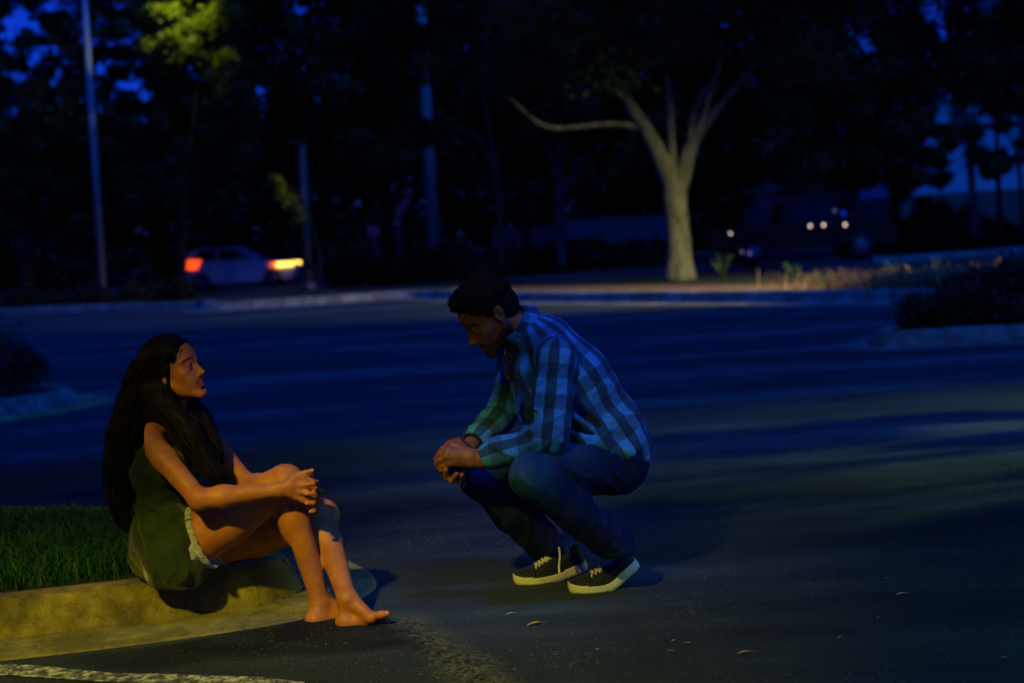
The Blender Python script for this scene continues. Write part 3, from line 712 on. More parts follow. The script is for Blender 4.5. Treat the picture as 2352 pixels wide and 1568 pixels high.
    for sh, el, wr, k_ in ((shN, elN, wrN, 1), (shF, elF, wrF, 2)):
        s_.cone(upch+(sh-upch)*.35, sh, .082, .066, .035)
        s_.cone(sh, sh+(el-sh)*.5, .067, .064, .015, fold=(.010, 10, 10, 1.0, k_*3)); s_.cone(sh+(el-sh)*.5, el, .064, .062, .015, fold=(.014, 13, 9, 1.0, k_*4))
        cu = wr+(el-wr)*.10; ce = wr+(el-wr)*.22
        s_.cone(el, ce, .062, .052, .015, fold=(.013, 16, 9, .9, k_*6)); s_.cone(ce, cu, .050, .047, .012, fold=(.003, 20, 9, 0, k_*7))
    # hem flaring over the seat
    s_.cone(J(1415, 1005, 5.15), J(1455, 1050, 5.15), .075, .045, .03, side=sd, sc=1.5, fold=(.010, 9, 18, .6, 21))
    s_.cone(J(1350, 1020, 5.02), J(1440, 1040, 5.02), .035, .030, .03, fold=(.010, 16, 16, .9, 22))
    for a, b, r_ in (((1318, 905, 5.01), (1395, 985, 5.02), .012), ((1310, 950, 4.99), (1400, 1010, 5.01), .013), ((1330, 1000, 4.985), (1420, 1030, 5.01), .011), ((1300, 985, 5.0), (1360, 1030, 4.99), .011),
                     ((1400, 960, 5.05), (1465, 1030, 5.06), .012), ((1222, 985, 4.895), (1290, 1012, 4.87), .010), ((1235, 1012, 4.88), (1180, 1040, 4.93), .010), ((1285, 860, 4.94), (1300, 940, 4.93), .008), ((1240, 870, 4.93), (1228, 940, 4.90), .008),
                     ((1195, 860, 5.12), (1188, 950, 5.05), .016)):
        s_.cone(J(*a), J(*b), r_, r_*.6, .024)
    s_.cone(J(1212, 850, 5.14), J(1222, 950, 5.12), .062, .040, .03, side=sd, sc=1.6, fold=(.010, 9, 18, .4, 31))
    # hem cut: plane through the lower edge, and the open front
    s_.half(J(1400, 1052, 5.1), nrm(V(-.16, 0, -1)), .006, lo=J(1330, 1300, 5.0)-V(0, .3, 0), hi=V(.6, 5.66, 1.1))
    s_.cone(neck+M[0]*.0+V(-.045, 0, -.02), J(1165, 850, 5.12), .034, .020, .015, 'sub')
    s_.cone(neck+V(-.010, 0, .03), H.p(-.025, 0, -.06), .070, .074, .012, 'sub')
    for el, wr in ((elN, wrN), (elF, wrF)):
        s_.cone(wr+(el-wr)*.12, wr, .040, .040, .004, 'sub')
    v3, q3 = s_.smooth_mesh(1, .5); so = mesh_obj("plaid_shirt", v3, q3, M_PLAID, root)
    # plaid coordinates from the garment pieces (sleeves, body), per face corner
    bones = [(shN, elN, sd, .0, .066), (elN, wrN, sd, .30, .055), (shF, elF, sd, 1.0, .066), (elF, wrF, sd, 1.3, .055), (pel, upch, sd, 2.0, .17)]
    fc = v3[q3].mean(1); D = []
    for i, (a, b, _, _, r_) in enumerate(bones):
        ab = b-a; t_ = np.clip(((fc-a)@ab)/(ab@ab), 0, 1); dd = np.linalg.norm(fc-(a+t_[:, None]*ab), axis=1); D.append(dd-r_*.86 if i == 4 else dd-r_+1.0*(dd > .088))
    own = np.argmin(np.array(D), 0); uv = np.zeros((len(q3), 4, 2), np.float32); cor = v3[q3]
    for i, (a, b, s1, off, r_) in enumerate(bones):
        m = own == i; ab = b-a; L_ = np.linalg.norm(ab); ax = ab/L_; c = cor[m]-a; u0 = c@ax
        e1 = nrm(s1-ax*np.dot(s1, ax)); e2 = np.cross(ax, e1); y1, y2 = c@e1, c@e2
        if i == 4: vv = np.where(True, y2*1.0+0*y1, 0); vv = np.arctan2(y2, -y1*.75)*.150
        else:
            base = np.arctan2(fc[m]@e2-a@e2, -(fc[m]@e1-a@e1)); an_ = np.arctan2(y2, -y1)
            an_ = base[:, None]+((an_-base[:, None]+math.pi) % (2*math.pi)-math.pi); vv = an_*r_*1.05
        uv[m, :, 0] = u0+off; uv[m, :, 1] = vv
    ul = so.data.uv_layers.new(name='plaid'); ul.data.foreach_set('uv', uv.reshape(-1))
    # collar: folded band round the neck
    cb = SDF([-.2, 4.9, .85], [.25, 5.45, 1.20], .0030)
    c0 = neck+V(-.012, 0, .012); axn = nrm(H.p(-.025, 0, -.06)-neck); e1 = nrm(sd-axn*np.dot(sd, axn)); e2 = np.cross(axn, e1); pts = []
    for i in range(25):
        a = -2.45+4.9*i/24; pts.append(c0+(e1*math.sin(a)*.078+e2*math.cos(a)*.074)*(1+.05*abs(a)/2.4)-axn*.030*(abs(a)/2.4)**2.5)
    if np.dot(e2, V(1, 0, 0)) < 0: pts = [2*c0-p_+0*axn for p_ in pts]
    for a, b in zip(pts[:-1], pts[1:]):
        cb.cone(a+axn*.016, b+axn*.016, .0055, .0055, .004); cb.cone(a-axn*.008+nrm(a-c0)*.006, b-axn*.008+nrm(b-c0)*.006, .0060, .0060, .010); cb.cone(a-axn*.026+nrm(a-c0)*.012, b-axn*.026+nrm(b-c0)*.012, .0045, .0045, .012)
        cb.cone(a+axn*.004+nrm(a-c0)*.003, b+axn*.004+nrm(b-c0)*.003, .0055, .0055, .010); cb.cone(a-axn*.018+nrm(a-c0)*.009, b-axn*.018+nrm(b-c0)*.009, .0055, .0055, .010)
    for e_ in (0, -1):   # collar points
        cb.cone(pts[e_]-axn*.02, pts[e_]-axn*.062+V(-.012, 0, -.004), .012, .004, .012)
    vc, qc = cb.smooth_mesh(1, .5); co_ = mesh_obj("collar", vc, qc, M_PLAID, so)
    uvc = np.zeros((len(qc), 4, 2), np.float32); cc = vc[qc]-c0; uvc[:, :, 0] = cc@axn+.02; uvc[:, :, 1] = np.arctan2(cc@e1, cc@e2)*.08
    ulc = co_.data.uv_layers.new(name='plaid'); ulc.data.foreach_set('uv', uvc.reshape(-1))
    # black tee in the open collar
    tt = SDF([-.15, 4.95, .75], [.2, 5.45, 1.15], .0040); tt.cone(neck+V(-.02, 0, -.01), J(1188, 850, 5.14), .062, .045, .02, fold=(.004, 12, 20, .2, 1)); tt.cone(upch, neck, .09, .07, .02)
    tt.cone(neck, H.p(-.02, 0, -.06), .0645, .064, .01) if False else None
    vt, qt = tt.smooth_mesh(1, .5); mesh_obj("tee_shirt", vt, qt, M_TEE, root)
    # thin chain at the throat
    chn = MB(); ptc = smooth_path([J(1158, 800, 5.06), J(1160, 812, 5.045), J(1166, 828, 5.05), J(1178, 836, 5.07)], 6); chn.tube(ptc, .0011, 5); chn.build("necklace", M_METAL, root)
    # dark watch strap on the far wrist
    wb = MB(); axw = nrm(wrF-elF); e1 = nrm(np.cross(axw, V(0, 0, 1))); e2 = np.cross(axw, e1)
    for k_ in (-.006, 0, .006): wb.tube([wrF+axw*(-.004+k_)+(e1*math.cos(a)+e2*math.sin(a))*.0315 for a in np.linspace(0, 2*math.pi, 25)], .0042, 6, False)
    wb.build("wrist_band", M_TEE, root)
    # ---- hair
    h = SDF([-.28, 4.95, .98], [.12, 5.40, 1.30], .0028)
    h.ell(H.p(-.016, 0, .050), np.array((.106, .086, .094))*1.03, M, .01, nz=(.012, 85)); h.ell(H.p(.046, 0, .098), np.array((.046, .062, .036))*1.03, M, .02, nz=(.014, 95)); h.ell(H.p(-.050, 0, .0), np.array((.066, .070, .070))*1.03, M, .02, nz=(.004, 120))
    h.ell(H.p(.118, 0, -.002), np.array((.085, .100, .094))*1.03, M, .006, 'sub'); h.ell(H.p(.056, .085, .010), (.034, .036, .034), M, .006, 'sub')
    h.ell(H.p(.045, 0, -.050), np.array((.080, .12, .062))*1.03, M, .008, 'sub'); h.ell(H.p(-.012, .092, -.004), (.024, .028, .036), M, .005, 'sub'); h.ell(H.p(-.012, -.092, -.004), (.024, .028, .036), M, .005, 'sub')
    v5, q5 = h.smooth_mesh(1, .3); hr = mesh_obj("hair", v5, q5, M_HAIR_M, root)
    cr = MB(); rg = random.Random(5); qq = H.loc(v5); ok = np.where((qq[:, 2] > .03))[0]
    for i in rg.sample(list(ok), min(1500, len(ok))):
        p0 = v5[i]; n_ = nrm(p0-H.p(-.01, 0, .04)); a = nrm(np.cross(n_, V(rg.random(), rg.random(), rg.random()))); b = np.cross(n_, a); rr = rg.uniform(.002, .004)
        cr.tube([p0-n_*.004+(a*math.cos(t_)+b*math.sin(t_))*rr*.8+n_*t_*.0016 for t_ in np.linspace(0, 5.5, 7)], .0009, 3, False)
    mesh_obj("curls", cr.v, cr.f, M_HAIR_M, hr)
    # ---- sneakers
    toeN = J(1306, 1360, 4.95); toeN = G(1306, 1362); toeF = G(1180, 1343)
    shoe(root, toeN, (1, .10), .115, R(36), curve=.075, L=.295)
    lo1 = [J(1284, 1256, 5.16), J(1286, 1275, 5.13), J(1284, 1300, 5.11), J(1285, 1316, 5.10)]
    shoe(root, toeF, (1, .16), .085, R(17), curve=.14, L=.295, lateral_loose=lo1)
    return root

#@@BUILD
# ------------------------------------------------------------------ setting: materials
def asphalt_mat(name, c, rough=.75, chips=True):
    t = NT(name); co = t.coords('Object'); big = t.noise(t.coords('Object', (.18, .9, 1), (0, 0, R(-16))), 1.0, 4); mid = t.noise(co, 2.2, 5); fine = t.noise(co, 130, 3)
    col = t.ramp(big, [(.34, tuple(x*.62 for x in c)), (.50, tuple(x*.95 for x in c)), (.62, tuple(x*1.75 for x in c))])  # stretched bands put streaks of light into the asphalt colour
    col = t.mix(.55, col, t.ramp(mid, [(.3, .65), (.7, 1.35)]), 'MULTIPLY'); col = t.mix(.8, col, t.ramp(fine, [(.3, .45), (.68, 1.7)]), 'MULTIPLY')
    vo = t.n("ShaderNodeTexVoronoi"); vo.inputs['Scale'].default_value = 95; t.l(co, vo.inputs['Vector'])
    sp = t.n("ShaderNodeSeparateColor"); t.l(vo.outputs['Color'], sp.inputs[0])
    chip = t.math('MULTIPLY', t.ramp(sp.outputs[0], [(.93, 0.0), (.96, 1.0)]), t.ramp(vo.outputs['Distance'], [(.25, 1.0), (.45, 0.0)]))
    patch = t.ramp(t.noise(co, 1.1, 3), [(.45, 0.15), (.62, 1.0)])
    wv = t.n("ShaderNodeVectorMath", operation='ADD'); wn = t.n("ShaderNodeTexNoise"); wn.inputs['Scale'].default_value = 2.5; wn.inputs['Detail'].default_value = 5; t.l(co, wn.inputs['Vector']); t.l(co, wv.inputs[0])
    ws = t.n("ShaderNodeVectorMath", operation='SCALE'); ws.inputs['Scale'].default_value = .5; t.l(wn.outputs['Color'], ws.inputs[0]); t.l(ws.outputs[0], wv.inputs[1])
    vc = t.n("ShaderNodeTexVoronoi", feature='DISTANCE_TO_EDGE'); vc.inputs['Scale'].default_value = .42; t.l(wv.outputs[0], vc.inputs['Vector'])
    col = t.mix(t.math('MULTIPLY', t.ramp(vc.outputs['Distance'], [(.002, 1.0), (.006, 0.0)]), t.ramp(t.noise(co, .5, 2), [(.5, .0), (.6, .75)])), col, (.004, .004, .004))
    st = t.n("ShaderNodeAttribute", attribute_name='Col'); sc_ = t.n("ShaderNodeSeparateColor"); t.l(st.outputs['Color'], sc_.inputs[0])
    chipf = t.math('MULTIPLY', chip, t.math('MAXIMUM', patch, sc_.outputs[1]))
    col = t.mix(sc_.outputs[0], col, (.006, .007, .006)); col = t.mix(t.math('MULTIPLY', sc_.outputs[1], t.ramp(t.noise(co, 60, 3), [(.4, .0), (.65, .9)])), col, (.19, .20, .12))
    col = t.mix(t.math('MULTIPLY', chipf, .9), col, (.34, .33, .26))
    t.set(Base_Color=col, Roughness=t.ramp(mid, [(.3, rough-.05), (.7, rough+.1)])); t.b.inputs['Specular IOR Level'].default_value = .14
    h = t.math('ADD', fine, t.math('MULTIPLY', vo.outputs['Distance'], .8)); t.bump(h, .8, .008); return t.m
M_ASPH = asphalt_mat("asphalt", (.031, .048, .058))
def concrete_mat(name, c1, c2, dirt=(.05, .045, .02)):
    t = NT(name); co = t.coords('Object'); n = t.noise(co, 3.0, 8, .7); n2 = t.noise(co, 14, 6, .7); f = t.noise(co, 170, 3)
    c = t.ramp(n2, [(.3, c1), (.7, c2)]); c = t.mix(t.ramp(n, [(.42, .85), (.62, 0.0)]), c, tuple(x*.42 for x in c1))
    c = t.mix(t.ramp(t.noise(co, 38, 5, .8), [(.60, 0.0), (.72, .8)]), c, dirt); c = t.mix(.6, c, t.ramp(f, [(.3, .6), (.7, 1.35)]), 'MULTIPLY')
    wv = t.n("ShaderNodeVectorMath", operation='ADD'); wn = t.n("ShaderNodeTexNoise"); wn.inputs['Scale'].default_value = 5; wn.inputs['Detail'].default_value = 6; t.l(co, wn.inputs['Vector']); t.l(co, wv.inputs[0])
    ws = t.n("ShaderNodeVectorMath", operation='SCALE'); ws.inputs['Scale'].default_value = .25; t.l(wn.outputs['Color'], ws.inputs[0]); t.l(ws.outputs[0], wv.inputs[1])
    vc = t.n("ShaderNodeTexVoronoi", feature='DISTANCE_TO_EDGE'); vc.inputs['Scale'].default_value = 1.5; t.l(wv.outputs[0], vc.inputs['Vector'])
    c = t.mix(t.math('MULTIPLY', t.ramp(vc.outputs['Distance'], [(.004, 1.0), (.014, 0.0)]), t.ramp(t.noise(co, 1.6, 2), [(.50, .0), (.60, .35)])), c, (.03, .028, .012))
    t.set(Base_Color=c, Roughness=.9); t.b.inputs['Specular IOR Level'].default_value = .2
    t.bump(t.math('ADD', n2, t.math('MULTIPLY', f, .5)), .6, .006); return t.m
M_KERB = concrete_mat("kerb_concrete", (.17, .155, .045), (.36, .32, .09)); M_PAN = concrete_mat("gutter_concrete", (.24, .24, .10), (.38, .36, .16))
M_KERB_FAR = concrete_mat("far_kerb_concrete", (.22, .21, .18), (.36, .35, .32))
M_SOIL = simple("dark_soil", (.022, .020, .012), .95, .4, 18, .6, bdist=.02)
M_VERGE = simple("dark_verge", (.020, .028, .012), .95, .5, 3, .6, bdist=.05)
M_MULCH = simple("pine_straw", (.20, .11, .055), .95, .5, 9, .8, bdist=.04)
def leaf_mat(name, c1, c2, trans=.25, dead=None):
    t = NT(name); oi = t.n("ShaderNodeNewGeometry"); 
    c = t.ramp(oi.outputs['Random Per Island'], [(0.0, c1), (1.0, c2)] if dead is None else [(0.0, c1), (.91, c2), (.95, dead), (1.0, dead)])
    t.set(Base_Color=c, Roughness=.6); t.b.inputs['Specular IOR Level'].default_value = .3
    if trans:
        tr = t.n("ShaderNodeBsdfTranslucent"); t.l(c, tr.inputs[0]); mx = t.n("ShaderNodeMixShader"); mx.inputs[0].default_value = trans
        t.l(t.b.outputs[0], mx.inputs[1]); t.l(tr.outputs[0], mx.inputs[2]); t.l(mx.outputs[0], t.out.inputs[0])
    return t.m
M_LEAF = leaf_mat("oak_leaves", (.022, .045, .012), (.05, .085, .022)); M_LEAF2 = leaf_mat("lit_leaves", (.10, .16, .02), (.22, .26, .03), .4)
M_GRASS = leaf_mat("lawn_blades", (.005, .045, .010), (.014, .100, .018), .2, (.08, .07, .025)); M_DRYG = leaf_mat("dry_grass", (.40, .22, .08), (.60, .38, .16), .2)
M_BUSH = leaf_mat("dark_bush_leaves", (.010, .018, .008), (.022, .035, .012), .1)
def bark_mat(name, c1, c2):
    t = NT(name); co = t.coords('Object', (1, 1, .35)); n = t.noise(co, 5, 7, .7); n2 = t.noise(co, 22, 5)
    t.set(Base_Color=t.ramp(n, [(.35, c1), (.62, c2)]), Roughness=.9); t.b.inputs['Specular IOR Level'].default_value = .2; t.bump(t.math('ADD', n, n2), 1.0, .10); return t.m
M_BARK_PALE = bark_mat("lichen_bark", (.11, .11, .06), (.38, .38, .22)); M_BARK = bark_mat("dark_bark", (.03, .028, .02), (.075, .07, .05)); M_BARK_MID = bark_mat("grey_bark", (.11, .11, .10), (.20, .20, .18))

# ------------------------------------------------------------------ setting: ground
def sheet(name, pts, z, m, kind='structure'):
    o = mesh_obj(name, [(p[0], p[1], z) for p in pts], [tuple(range(len(pts)))], m, smooth=False); tag(o, kind=kind); return o
sheet("ground", [(-400, -60), (400, -60), (400, 900), (-400, 900)], 0.0, M_VERGE)
FAR_L = [G(-500, 745), G(0, 720), G(230, 712), G(460, 708)]
FAR_R = [G(470, 713), G(735, 697), G(930, 683), G(1200, 692), G(1500, 694), G(1800, 696), G(2050, 697), G(2215, 696)]
lot_edge = [G(-500, 745), G(0, 720), G(460, 708), G(735, 697), G(930, 683), G(1200, 692), G(1800, 696), G(2215, 696), G(2600, 690)]
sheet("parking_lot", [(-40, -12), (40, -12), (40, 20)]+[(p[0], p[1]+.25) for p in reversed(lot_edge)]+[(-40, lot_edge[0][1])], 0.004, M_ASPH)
road_f = G(1800, 636)[1]; road_b = G(1800, 606)[1]
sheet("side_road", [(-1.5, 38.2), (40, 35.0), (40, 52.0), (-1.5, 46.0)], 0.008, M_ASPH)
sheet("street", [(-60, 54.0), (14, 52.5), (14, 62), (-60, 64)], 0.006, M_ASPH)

def sweep(path, prof, name, m, close=False, jitter=0.0, kind='structure'):
    """profile of (inward offset, height) along a plan path; inward is left of travel"""
    path = [np.array(p[:2], float) for p in path]; n = len(path); nor = []
    for i in range(n):
        a = path[(i-1) % n] if close else path[max(i-1, 0)]; b = path[(i+1) % n] if close else path[min(i+1, n-1)]
        t = b-a; t = t/np.linalg.norm(t); nor.append(np.array([-t[1], t[0]]))
    vs = []
    for i in range(n):
        for o, z in prof:
            q = path[i]+nor[i]*o; jz = jitter*(vnoise(np.array([q[0]*6.]), np.array([q[1]*6.]), np.array([z*20.]))[0]-.5) if jitter else 0
            vs.append((q[0], q[1], z+jz*(z > .02)))
    fs = []; k = len(prof)
    for i in range(n if close else n-1):
        for j in range(k-1): a = i*k+j; b = ((i+1) % n)*k+j; fs.append((a, b, b+1, a+1))
    o = mesh_obj(name, vs, fs, m, smooth=True); tag(o, kind=kind)
    return [tuple(v[:2]) for v in vs[k-1::k]], o
def resample(pts, step):
    pts = smooth_path([np.array([p[0], p[1], 0.]) for p in pts], 10); out = [pts[0]]; acc = 0
    for a, b in zip(pts[:-1], pts[1:]):
        acc += np.linalg.norm(b-a)
        if acc >= step: out.append(b); acc = 0
    out.append(pts[-1]); return out
# foreground island nose: front edge of the gutter pan, round the nose, and back along the far side
isl = [(-9.0, 3.75), (-7.0, 4.0), (-5.4, 4.2), (-4.2, 4.34), (-3.3, 4.44), (-2.7, 4.51)]+[tuple(G(x, y)[:2]) for x, y in ((-250, 1553), (0, 1523), (200, 1500), (400, 1474), (560, 1451), (700, 1425), (800, 1393), (856, 1362))]+[tuple(G(x, y)[:2]) for x, y in ((866, 1343), (850, 1318), (812, 1296))]+[(-.98, 6.35), (-1.6, 6.95), (-2.6, 7.35), (-4.2, 7.75), (-9.0, 8.6)]
isl = resample(isl, .05)
pan_in, _ = sweep(isl, [(0, -.02), (.002, .010), (.02, .014), (.27, .016), (.285, .010)], "gutter_pan", M_PAN, jitter=.004)
kp = [(.283, 0), (.286, .018), (.300, .050), (.325, .105), (.345, .135), (.375, .142), (.42, .146), (.455, .144), (.46, .09)]
top_in, _ = sweep(isl, kp, "kerb", M_KERB, jitter=.010)
gi = top_in
o = mesh_obj("island_soil", [(p[0], p[1], .128) for p in gi], [tuple(range(len(gi)))], M_SOIL, smooth=False); tag(o, kind='structure')
# lawn blades on the island
def inside(px, py, poly):
    poly = np.array(poly); c = np.zeros(len(px), bool); j = len(poly)-1
    for i in range(len(poly)):
        xi, yi = poly[i]; xj, yj = poly[j]
        m = ((yi > py) != (yj > py)) & (px < (xj-xi)*(py-yi)/(yj-yi+1e-12)+xi); c ^= m; j = i
    return c
def blades(name, px, py, z0, h0, h1, wid, m, lean=.35, kind='stuff', label=None, cat=None):
    n = len(px); ang = RNG.random(n)*2*np.pi; h = h0+(h1-h0)*RNG.random(n)**1.3; ln = lean*h*RNG.random(n)*1.5; la = RNG.random(n)*2*np.pi
    w = wid*(.6+.8*RNG.random(n)); dx, dy = np.cos(ang)*w, np.sin(ang)*w; lx, ly = np.cos(la)*ln, np.sin(la)*ln
    v = np.stack([np.stack([px-dx, py-dy, np.full(n, z0)], 1), np.stack([px+dx, py+dy, np.full(n, z0)], 1),
                  np.stack([px+dx*.8+lx*.35, py+dy*.8+ly*.35, z0+h*.55], 1), np.stack([px-dx*.8+lx*.35, py-dy*.8+ly*.35, z0+h*.55], 1),
                  np.stack([px+lx+dx*.12, py+ly+dy*.12, z0+h*np.cos(lean)], 1), np.stack([px+lx-dx*.12, py+ly-dy*.12, z0+h*np.cos(lean)], 1)], 1).reshape(-1, 3)
    b = (np.arange(n)*6)[:, None]; f = np.concatenate([b+np.array([[0, 1, 2, 3]]), b+np.array([[3, 2, 4, 5]])])
    o = mesh_obj(name, v, f, m, smooth=False); tag(o, label, cat, kind=kind); return o
N = 130000; px = RNG.uniform(-5.2, -.7, N); py = RNG.uniform(4.6, 7.9, N); ok = inside(px, py, gi)
cl = vnoise(px*2.5, py*2.5, px*0+.5); edge = inside(px-.0, py-.16, gi) & inside(px+.10, py, gi)
ok &= (RNG.random(N) < np.where(edge, .10+1.2*cl, .22)) & ~((px > -1.47) & (px < -.95) & (py < 5.5) & (py > 4.9))
blades("grass", px[ok], py[ok], .125, .03, .095, .0032, M_GRASS, .6, label="short green lawn grass behind the seated woman on the kerb island")

# near asphalt: a darker wedge, and a pale patch painting lit ground into the colour
nx_, ny_ = 230, 110; gx_, gy_ = np.meshgrid(np.linspace(-3.2, 3.4, nx_), np.linspace(3.6, 6.3, ny_), indexing='ij')
vs_ = np.stack([gx_, gy_, np.full_like(gx_, .0075)], 2).reshape(-1, 3); ii = np.arange(nx_*ny_).reshape(nx_, ny_)
fs_ = np.stack([ii[:-1, :-1], ii[1:, :-1], ii[1:, 1:], ii[:-1, 1:]], 2).reshape(-1, 4)
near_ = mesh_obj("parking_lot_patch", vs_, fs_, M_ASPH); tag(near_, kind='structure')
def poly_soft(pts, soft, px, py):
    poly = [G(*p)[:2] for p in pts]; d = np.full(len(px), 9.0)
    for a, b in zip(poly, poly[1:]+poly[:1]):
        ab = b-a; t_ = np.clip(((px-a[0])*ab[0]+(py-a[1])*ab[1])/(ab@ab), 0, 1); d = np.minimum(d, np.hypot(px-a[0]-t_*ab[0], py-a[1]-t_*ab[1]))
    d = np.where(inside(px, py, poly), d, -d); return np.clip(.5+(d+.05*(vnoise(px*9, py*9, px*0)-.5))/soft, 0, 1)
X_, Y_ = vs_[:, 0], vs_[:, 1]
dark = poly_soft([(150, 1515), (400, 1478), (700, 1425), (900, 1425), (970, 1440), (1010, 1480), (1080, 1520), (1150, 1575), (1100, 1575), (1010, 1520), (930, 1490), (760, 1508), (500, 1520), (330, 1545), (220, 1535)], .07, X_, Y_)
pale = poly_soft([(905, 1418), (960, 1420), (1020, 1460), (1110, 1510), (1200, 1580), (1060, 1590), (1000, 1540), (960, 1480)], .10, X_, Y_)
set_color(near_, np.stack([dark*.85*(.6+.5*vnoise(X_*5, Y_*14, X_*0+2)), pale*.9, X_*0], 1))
# painted marking at the lower left corner
M_PAINT = NT("worn_white_paint"); co = M_PAINT.coords('Object'); n_ = M_PAINT.noise(co, 26, 6, .8)
M_PAINT.set(Base_Color=M_PAINT.ramp(n_, [(.47, (.05, .06, .05)), (.60, (.55, .64, .54))]), Roughness=.8); M_PAINT.bump(M_PAINT.noise(co, 120, 3), .3, .003)
def ribbon(name, a, b, z, m):
    vs = []; 
    for p, q in zip(a, b): vs += [(p[0], p[1], z), (q[0], q[1], z)]
    o = mesh_obj(name, vs, [(2*i, 2*i+1, 2*i+3, 2*i+2) for i in range(len(a)-1)], m, smooth=False); tag(o, kind='structure'); return o
ribbon("painted_marking", [G(-120, 1528), G(20, 1532), G(100, 1536), G(180, 1545), G(260, 1553), G(420, 1556), G(600, 1562), G(700, 1575)],
       [G(-120, 1556), G(20, 1558), G(100, 1563), G(200, 1570), G(260, 1574), G(420, 1578), G(600, 1586), G(700, 1592)], .012, M_PAINT.m)
# fallen leaves and chips on the asphalt
M_FALL = [simple("ochre_leaf", (.42, .30, .05), .7, .3, 60), simple("rust_leaf", (.34, .10, .03), .7, .3, 60), simple("pale_leaf", (.50, .50, .36), .7, .3, 60)]
def fallen(x, y, size, mi, rot, label):
    size *= .72
    p = G(x, y, .012); vs = []; fs = []; nseg = 9
    for i in range(nseg):
        t = i/(nseg-1); w = size*.26*math.sin(math.pi*min(1, t*1.02))**.8*(1-.3*t); cz = size*.16*math.sin(t*2.6)+size*.10*t; xx = (t-.5)*size*2
        vs += [(xx, -w, cz+.25*w), (xx, 0, cz-.06*size), (xx, w, cz+.38*w)]
        if i: a = (i-1)*3; fs += [(a, a+1, a+4, a+3), (a+1, a+2, a+5, a+4)]
    cs, sn = math.cos(rot), math.sin(rot); vs = [(p[0]+a*cs-b*sn, p[1]+a*sn+b*cs, p[2]+c) for a, b, c in vs]
    pts = [V(p[0]+cs*size*(1+.16*k), p[1]+sn*size*(1+.16*k), p[2]+size*.12) for k in range(4)]; mb = MB(); mb.tube(pts, size*.02, 4); k0 = len(vs)
    vs += mb.v; fs += [tuple(i+k0 for i in f) for f in mb.f]
    o = mesh_obj("fallen_leaf", vs, fs, M_FALL[mi]); tag(o, label, "leaf", "fallen leaves on the asphalt")
LF = [(1228, 1433, .040, 0, .3, "ochre fallen leaf, largest one between the woman's feet and the man's shoes"), (1710, 1499, .034, 0, .1, "curled yellow fallen leaf near the bottom, right of the man's heel"),
      (1578, 1477, .020, 0, -.4, "small yellow leaf just up and left of the curled yellow leaf"), (1546, 1470, .012, 2, .8, "tiny pale leaf scrap beside the small yellow leaf"),
      (1540, 1494, .014, 0, .0, "tiny ochre leaf scrap below the small yellow leaf"), (1372, 1490, .012, 2, .2, "pale leaf scrap straight below the man's near shoe"),
      (1784, 1331, .012, 1, .5, "rust coloured leaf scrap on the asphalt right of the man's raised heel"), (970, 1331, .009, 1, .5, "rust leaf speck on the asphalt between the big toe and the far sneaker"),
      (1957, 1231, .011, 1, .1, "rust leaf scrap at the edge of the man's long shadow"), (2142, 1240, .013, 1, .8, "dark curled leaf on the asphalt far right of the man"),
      (2070, 1364, .030, 2, .2, "pale wispy leaf lying alone on the right-hand asphalt"), (2036, 1327, .012, 2, .1, "small pale scrap just above the pale wispy leaf"),
      (2017, 1417, .010, 2, .9, "small pale scrap below the pale wispy leaf"), (1928, 1463, .013, 2, .6, "pale scrap low on the right between the curled yellow leaf and the corner"),
      (1690, 1075, .016, 1, .0, "brown leaf on the dark asphalt level with the man's seat"), (1172, 1409, .022, 2, .15, "thin pale twig-like leaf left of the large ochre leaf"),
      (2455*.94, 1510, .020, 0, .3, "ochre leaf by the bottom right corner"), (1590, 1405, .012, 1, .3, "brown leaf scrap just under the man's raised heel")]
for a in LF: fallen(*a)

# left and right planted islands in the middle distance, and the far kerbs
def scatter_leaves(verts_c, nrm_r, size, n_per, rg):
    pass
def leaf_cloud(name, centers, radii, n, size, m, parent=None, squash=.8, shell=.55, seed=0):
    """many small leaf faces spread through clumps"""
    r = np.random.default_rng(seed); centers = np.array(centers, float); radii = np.array(radii, float)
    w = radii**2; idx = r.choice(len(centers), n, p=w/w.sum()); d = r.normal(size=(n, 3)); d /= np.linalg.norm(d, axis=1)[:, None]
    rad = radii[idx]*(shell+(1-shell)*r.random(n))**.7*(.82+.36*vnoise(d[:, 0]*2+idx, d[:, 1]*2+3, d[:, 2]*2+7)); d[:, 2] *= squash; rad = rad*np.where(r.random(n) < .14, 1.15+.45*r.random(n), 1.0)
    c = centers[idx]+d*rad[:, None]
    a = r.normal(size=(n, 3)); a /= np.linalg.norm(a, axis=1)[:, None]; b = np.cross(a, r.normal(size=(n, 3))); b /= np.linalg.norm(b, axis=1)[:, None]
    s_ = size*(.6+.8*r.random(n))[:, None]; a = a*s_; b = b*s_*.5
    v = np.stack([c-a, c-b*1+a*.1, c+a, c+b*1+a*.1], 1).reshape(-1, 3); f = np.arange(n*4).reshape(n, 4)
    return mesh_obj(name, v, f, m, parent, smooth=False)

def planted_island(path, name_label, bush_parts, kerb_mat):
    pan_in, _ = sweep(path, [(0, -.02), (.003, .012), (.30, .018)], "gutter_pan", M_PAN)
    tin, _ = sweep(path, [(.298, 0), (.31, .03), (.36, .13), (.41, .155), (.50, .155), (.51, .1)], "kerb", kerb_mat, jitter=.01)
    return tin
